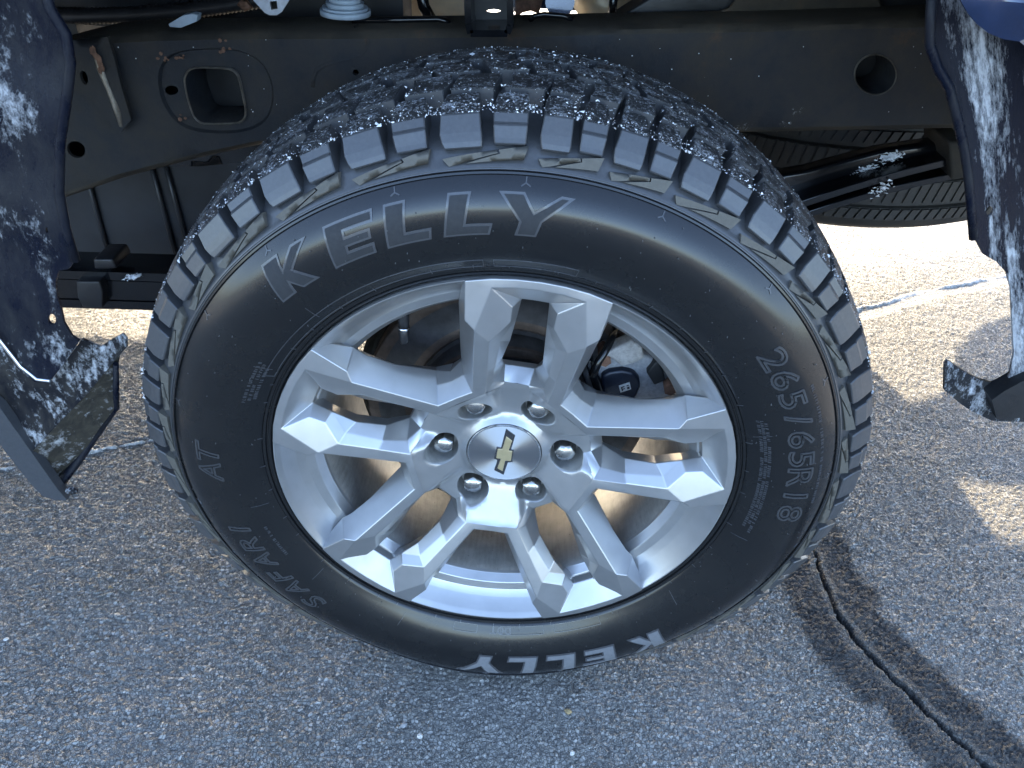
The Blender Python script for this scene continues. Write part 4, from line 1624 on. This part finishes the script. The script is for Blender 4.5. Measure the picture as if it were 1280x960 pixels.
# black ribs of the bed underside, left and right, with the bright gap between
bm = bmesh.new()
box_bm(bm, (-1.1, .52, .70), (-.175, .60, .95))
box_bm(bm, (-1.1, .50, .62), (-.62, .60, .72))
link('bed_crossmember', bm, truck, 'dark')
bm = bmesh.new()
box_bm(bm, (.215, .56, .70), (1.3, .62, .95))
link('bed_crossmember', bm, truck, 'dark')
block_px([(770, 24), (812, -2), (830, -40), (1400, -60), (1400, 40), (960, 24), (885, 22)], .45, .05, 'hanger_plate', 'dark', truck, .004)
block_px([(884, 24), (888, 18), (912, 10), (934, -20), (1000, -20), (1040, -20), (1090, -20), (1105, 12), (1000, 30), (920, 30)], .43, .006, 'spring_hanger', 'frame_lip', truck, .002)
# muffler, heat shields and tank whose tan base colour stands for bounced sunlight
bm = bmesh.new()
tube_bm(bm, [(-.30, .93, .69), (-.27, .93, .69), (-.185, .93, .69), (-.165, .93, .69)], [.04, .065, .065, .04], 28)
link('muffler', bm, truck, 'tan_metal')
bm = bmesh.new()
tube_bm(bm, [(.085, .88, .68), (.095, .88, .69), (.17, .90, .70), (.185, .90, .71)], [.03, .06, .06, .03], 28)
link('differential_cover', bm, truck, 'tan_metal')
bm = bmesh.new()
tube_bm(bm, [W(641, 14, .62), W(650, 7, .62), W(664, 4, .62), W(676, 8, .62)], .010, 12)
link('bump_stop', bm, truck, 'rust')
bm = plate_px([(520, -30), (600, -30), (600, 40), (548, 40), (536, 20)], .80, .006)
link('heat_shield', bm, truck, 'tan_metal')
for nm, pts, rad in (('brake_hose', [W(522, -30, .55), W(530, 8, .55), W(542, 30, .55)], .008), ('brake_hose', [W(769, -30, .55), W(766, 10, .55), W(764, 40, .55)], .006),
                     ('brake_line', [W(440, 26, .40), W(500, 25, .40), W(548, 24, .40), W(556, 26, .40), W(562, 30, .40)], .0032),
                     ('brake_line', [W(662, 26, .40), W(668, 20, .40), W(680, 18, .40), W(704, 20, .40), W(716, 24, .40)], .0032)):
    bm = bmesh.new()
    tube_bm(bm, pts, rad, 10)
    link(nm, bm, truck, 'gloss')
bm = bmesh.new()
tube_bm(bm, [W(700, 2, .66), W(700, 2, .70)], .022, 20)
o = link('blue_cap', bm, truck, plain and 'navy')
# bed and far side of the truck: they shade the ground
bm = bmesh.new()
box_bm(bm, (-1.15, .0, .955), (1.30, 1.95, .985))
link('bed_floor', bm, truck, 'dark')
bm = bmesh.new()
box_bm(bm, (.48, 1.93, .65), (1.32, 1.97, 1.42))
box_bm(bm, (-1.20, 1.93, .48), (.48, 1.97, 1.42))
box_bm(bm, (1.28, .0, .62), (1.33, 1.93, 1.42))
box_bm(bm, (-1.20, .0, .98), (-1.16, 1.93, 1.42))
link('bedside', bm, truck, 'navy')
shade_edge = []  # added unseen plate; its lower edge is cut to shape the sun patches
for a, c2 in ((1040, 452), (1095, 470), (1140, 511), (1178, 502), (1194, 470), (1196, 440), (1232, 408), (1290, 392), (1420, 370)):
    q = G(a, c2)
    shade_edge.append((q[0] - (1.92 - q[1]) * math.tan(-SUN_AZ), (1.92 - q[1]) * math.tan(SUN_EL) / math.cos(SUN_AZ)))
pl = [(.40, shade_edge[0][1])] + shade_edge + [(2.1, shade_edge[-1][1]), (2.1, .566), (.745, .566), (.745, .86), (.40, .86)]
P, T, lo = fill(pl, (), .08)
n = len(P)
V = [(x, 1.905, z) for x, z in P] + [(x, 1.925, z) for x, z in P]
F = list(T) + [tuple(q + n for q in t[::-1]) for t in T]
l = lo[0]
for k in range(len(l)):
    F.append((l[k], l[(k + 1) % len(l)], l[(k + 1) % len(l)] + n, l[k] + n))
bm = bm_from(V, F)
bmesh.ops.recalc_face_normals(bm, faces=bm.faces)
link('added_shade_plate', bm, truck, 'dark')
bm = bmesh.new()
box_bm(bm, (-3.4, .0, .42), (-1.24, 1.97, 1.30))
box_bm(bm, (-3.0, .12, 1.30), (-1.26, 1.85, 1.88))
box_bm(bm, (-4.9, .0, .50), (-3.4, 1.97, 1.15))
link('cab', bm, truck, 'navy')
bm = bmesh.new()
box_bm(bm, (-1.15, 1.52, .66), (1.30, 1.60, .80))
link('far_frame_rail', bm, truck, 'frame')
o = copy_of(tyre, truck)
o.name = 'far_tyre'
o.rotation_euler = (0, 0, PI)
o.location = (0, 1.97, ZH)
o = copy_of(wheel, truck)
o.name = 'far_wheel'
o.rotation_euler = (0, 0, PI)
o.location = (0, 1.97, ZH)

# ------------------------------------------------------------------ plastic shield, spring at the left
bm = plate_px([(40, 175), (330, 150), (330, 330), (262, 336), (160, 337), (155, 332), (145, 333), (140, 337), (60, 338)], .58, .02)
sh = link('splash_shield', bm, truck, 'plastic', 30)
for x0 in (112, 196, 214):
    bm = bmesh.new()
    tube_bm(bm, [W(x0 - 12, 190, .575), W(x0 + 8, 262, .575), W(x0 + 28, 336, .575)], .004, 8)
    link('shield_rib', bm, sh, 'plastic')
bm = plate_px([(205, 188), (330, 165), (330, 200), (250, 208), (212, 208)], .50, .02)
link('upper_pad', bm, sh, 'gloss', 30)
sp = bpy.data.objects.new('leaf_spring', None)
col.objects.link(sp)
sp.parent = truck
for dy, (za, zb) in ((.0, (338, 348)), (.002, (349, 372)), (.001, (374, 384))):
    bm = bmesh.new()
    V = []
    Y0, Y1 = .36, .425
    for xp in (60, 100, 140, 180, 230, 280):
        s = (xp - 60) * .03
        for yy2, zz in ((Y0, za + s), (Y0, zb + s)):
            V.append(W(xp, zz, yy2 + dy))
    V = np.array(V)
    n = len(V)
    V = np.concatenate([V, V + np.array([0, .06, 0])])
    F = []
    for k in range(0, n - 2, 2):
        F += [(k, k + 2, k + 3, k + 1), (k + n, k + 1 + n, k + 3 + n, k + 2 + n), (k, k + n, k + 2 + n, k + 2), (k + 1, k + 3, k + 3 + n, k + 1 + n)]
    link('leaf', raw(V, F), sp, 'gloss')
block_px([(95, 352), (124, 352), (128, 364), (128, 385), (104, 385), (97, 372)], .345, .09, 'spring_clip', 'black', sp, .002)
block_px([(116, 324), (140, 324), (146, 336), (118, 337)], .35, .05, 'spring_bolt', 'black', sp, .003)

# ------------------------------------------------------------------ right: spring to its shackle
rs = bpy.data.objects.new('leaf_spring', None)
col.objects.link(rs)
rs.parent = truck
for (pa, pb, pc, w2) in (((985, 262), (1085, 226), (1190, 202), 9), ((1000, 272), (1090, 240), (1195, 220), 8)):
    bm = bmesh.new()
    V = []
    for t in np.linspace(0, 1, 9):
        x = (1 - t) ** 2 * pa[0] + 2 * t * (1 - t) * pb[0] + t * t * pc[0]
        y = (1 - t) ** 2 * pa[1] + 2 * t * (1 - t) * pb[1] + t * t * pc[1]
        V += [W(x, y - w2 * .5, .40), W(x, y + w2 * .5, .40)]
    V = np.array(V)
    n = len(V)
    V = np.concatenate([V, V + np.array([0, .065, 0])])
    F = []
    for k in range(0, n - 2, 2):
        F += [(k, k + 2, k + 3, k + 1), (k + n, k + 1 + n, k + 3 + n, k + 2 + n), (k, k + n, k + 2 + n, k + 2), (k + 1, k + 3, k + 3 + n, k + 1 + n)]
    bm = bm_from(V, F)
    clean(bm, .0012, 2, 40)
    link('leaf', bm, rs, 'gloss')
block_px([(1186, 178), (1212, 176), (1216, 222), (1190, 226)], .385, .09, 'shackle', 'frame_lip', rs, .004)
block_px([(930, 228), (1010, 214), (1100, 190), (1184, 178), (1190, 206), (1090, 232), (990, 268), (940, 270)], .432, .03, 'spring_pad', 'gloss', rs, .004)

# ------------------------------------------------------------------ bedside sheet metal left and right of the wheel
wav = lambda x, z: 0.004 * np.sin(x * 31 + 1.3) * np.sin(z * 17) + 0.002 * np.sin(z * 60 + x * 22)
L1 = [(-90, -70), (40, -70), (62, 10), (82, 42), (88, 78), (85, 110), (75, 180), (74, 240), (82, 285), (94, 326), (86, 336), (73, 339), (69, 353), (72, 371), (76, 380), (81, 403), (90, 421), (98, 427), (80, 455),
      (63, 476), (46, 473), (25, 457), (0, 425), (-90, 330)]
bm = plate_px(L1, .020, .003, [ell(66, 398, 5, 7, 16), ell(62, 285, 2, 4, 10)], .012, bulge=wav)
pl = link('bedside_panel', bm, truck, 'navy_salt', 40, 'navy sheet caked with white salt left of the wheel')
bm = bmesh.new()
tube_bm(bm, [W(a, c2, .018) for a, c2 in L1[1:10]], .0045, 8)
link('rolled_edge', bm, pl, 'navy_salt')
bm = bmesh.new()
tube_bm(bm, [W(a, c2, .014) for a, c2 in [(63, 476), (46, 474), (25, 458), (0, 426), (-60, 370)]], .0022, 8)
link('rolled_edge', bm, pl, 'edge')
L2 = [(-90, 350), (0, 427), (25, 459), (46, 475), (63, 478), (98, 429), (124, 434.5), (152, 418.6), (157, 426), (157, 436), (144, 450), (110, 491), (39, 565), (0, 510), (-90, 440)]
bm = plate_px(L2, [.03, .03, .03, .03, .03, .04, .05, .055, .055, .055, .05, .04, .02, .02, .02], .003, (), .010, bulge=wav)
br = link('mount_bracket', bm, truck, 'tab_salt', 40, 'salt-covered bracket left of the wheel')
L3 = [(39, 565), (110, 491), (144, 450), (145, 509), (131, 526), (100, 572), (76, 601), (72, 613)]
bm = plate_px(L3, [.018, .038, .048, .070, .070, .050, .035, .025], .003, (), .010)
link('bracket_flange', bm, br, 'brown_salt', 40)
bm = bmesh.new()
tube_bm(bm, [W(a, c2, y) for a, c2, y in ((145, 455, .05), (145, 509, .068), (131, 527, .068), (100, 573, .048), (76, 603, .03), (80, 612, .02))], [.003, .004, .005, .005, .006, .004], 8)
link('bracket_edge', bm, br, 'navy_salt')
L4 = [(-90, 430), (0, 510), (39, 565), (73, 613), (84, 625), (70, 626), (53, 620), (36, 602), (0, 556), (-90, 480)]
bm = plate_px(L4, .010, .012, (), .012)
link('rocker_trim', bm, truck, 'trim', 40)
pb = W(90, 613, .012)
bm = bmesh.new()
bmesh.ops.create_icosphere(bm, subdivisions=2, radius=.0062, matrix=Matrix.Translation(Vector(map(float, pb))) @ Matrix.Diagonal((1.2, 1, .7, 1)))
link('trim_bolt', bm, truck, 'tab_salt', 40)

R1 = [(1172, -60), (1165, -10), (1163, 30), (1162, 55), (1172, 85), (1186, 108), (1197, 150), (1206, 190), (1211, 225), (1214, 260), (1217, 298), (1228, 317), (1246, 328), (1260, 343), (1265, 362), (1265, 440),
      (1258, 470), (1266, 482), (1300, 495), (1420, 480), (1420, -60)]
wav2 = lambda x, z: 0.005 * np.sin(x * 45) + 0.003 * np.sin(z * 21 + x * 10)
bm = plate_px(R1, .035, .003, [ell(1236, 263, 4.5, 6.5, 16)], .012, bulge=wav2)
pr = link('bedside_panel', bm, truck, 'navy_salt_r', 40, 'black sheet with white salt streaks right of the wheel')
bm = bmesh.new()
tube_bm(bm, [W(a, c2, .033) for a, c2 in R1[1:11]], .004, 8)
link('rolled_edge', bm, pr, 'navy_salt')
R2 = [(1180, 453), (1184, 450), (1206, 463), (1222, 472), (1240, 478), (1250, 474), (1262, 476), (1310, 488), (1350, 528), (1280, 527), (1240, 526), (1216, 516), (1198, 502), (1178, 484)]
bm = plate_px(R2, [.055, .055, .05, .045, .04, .04, .038, .03, .02, .02, .025, .03, .04, .05], .004, (), .010, bulge=wav)
b2_ = link('mount_bracket', bm, truck, 'tab_salt', 40, 'salt-covered bracket right of the wheel')
bm = plate_px([(1254, 490), (1290, 470), (1330, 470), (1350, 520), (1280, 522), (1246, 524), (1240, 500)], .018, .02, (), .012)
link('rocker_trim', bm, truck, 'dark', 40)

# blue outer skin with its wheel arch (its lower corner shows at the upper right)
arch = [(.75, .735), (.56, .735)] + [(W(a, c2, -.02)[0], W(a, c2, -.02)[2]) for a, c2 in ((1290, 60), (1270, 57), (1250, 49), (1236, 38), (1224, 24), (1215, 8), (1210, -6), (1204, -30))]
arch += [(.37, .91), (.25, .955), (.1, .975), (-.1, .975), (-.26, .955), (-.38, .91), (-.45, .85), (-.50, .79), (-.56, .74), (-.75, .735), (-1.15, .735), (-1.15, 1.42), (1.30, 1.42), (1.30, .735)]
P, T, lo = fill(arch, (), .03, edge_step=.015)
n = len(P)
dl = seg_dist(P, [arch[i] for i in range(2, len(arch) - 5)])
yb = -.020 + .018 * np.clip(1 - dl / .05, 0, 1) ** 2
V = [(x, y, z) for (x, z), y in zip(P, yb)] + [(x, .0, z) for x, z in P]
F = list(T) + [tuple(q + n for q in t[::-1]) for t in T]
l = lo[0]
for i in range(len(l)):
    F.append((l[i], l[(i + 1) % len(l)], l[(i + 1) % len(l)] + n, l[i] + n))
bm = bm_from(V, F)
bmesh.ops.recalc_face_normals(bm, faces=bm.faces)
link('fender_skin', bm, truck, 'navy', 40, 'glossy blue fender skin')

# ------------------------------------------------------------------ spare tyre slung under the bed
SC = Vector((0.60, 0.935, 0.548))
sp_prof = [(.25, -.085), (.30, -.108), (.345, -.104), (.372, -.088), (.382, -.072), (.3845, -.060), (.3845, -.052), (.3785, -.050), (.3785, -.044), (.3855, -.042), (.3862, -.008), (.379, -.006), (.379, .002), (.3862, .004),
           (.3855, .040), (.3785, .042), (.3785, .048), (.3845, .050), (.382, .072), (.372, .088), (.345, .104), (.30, .108), (.25, .085)]
me = revolve(sp_prof, 200)
spare = link('spare_tyre', me, None, 'spare', 30, 'dark spare tyre slung flat beneath the bed, right of the wheel', 'spare tyre')
spare.location = SC
spare.rotation_euler = (R(90), R(-4), 0)
SPARE_FRONT = -173.0
sl = bmesh.new()
n3 = 90
vs, fs = [], []
for (ya, yb2) in ((-.070, -.053), (-.0415, -.009), (.0045, .0395), (.051, .070)):
    V = []
    for (a, y) in ((0, ya), (1.75, ya), (1.75 + 1.2, yb2), (1.2, yb2)):
        for r in (.378, .3885):
            V.append((r * math.sin(R(a)), y, r * math.cos(R(a))))
    F = [(1, 3, 5, 7), (0, 1, 3, 2), (2, 3, 5, 4), (4, 5, 7, 6), (6, 7, 1, 0)]
    me = raw(V, F)
    me.materials.append(M['spare'])
    for k in range(72):
        spun('tread_block', me, 90 + SPARE_FRONT + k * 2.3 + ya * 20, spare)

# snow caught on the spring
def snow_clump(px, py, Y, n2, sx, sz, label, seed):
    g = random.Random(seed)
    c2 = Vector(W(px, py, Y))
    bm = bmesh.new()
    for _ in range(n2 * 5):
        p = Vector((g.gauss(0, sx), -abs(g.gauss(0, .002)), g.gauss(0, sz)))
        p.z += p.x * .25
        s = g.uniform(.0006, .0020)
        vv = [bm.verts.new(p + Vector((g.gauss(0, 1.3), g.gauss(0, .7), g.gauss(0, .6))) * s) for _k in range(4)]
        for t in ((0, 1, 2), (0, 2, 3), (0, 3, 1), (1, 3, 2)):
            bm.faces.new([vv[q] for q in t])
    o = link('snow_clump', bm, None, 'crumb', None, label, 'snow', 'snow caught on the springs')
    o.location = c2
    return o


snow_clump(1113, 195, .430, 40, .0065, .0026, 'white snow clump on the black plate, upper of the two right of the tyre', 3)
snow_clump(1086, 213, .430, 55, .0085, .0030, 'white snow clump on the black plate, lower of the two right of the tyre', 4)
snow_clump(1102, 236, .396, 14, .006, .005, 'few snow grains on the glossy spring leaves right of the tyre', 5)
snow_clump(168, 345, .357, 18, .006, .002, 'few snow grains on the black spring left of the tyre', 6)
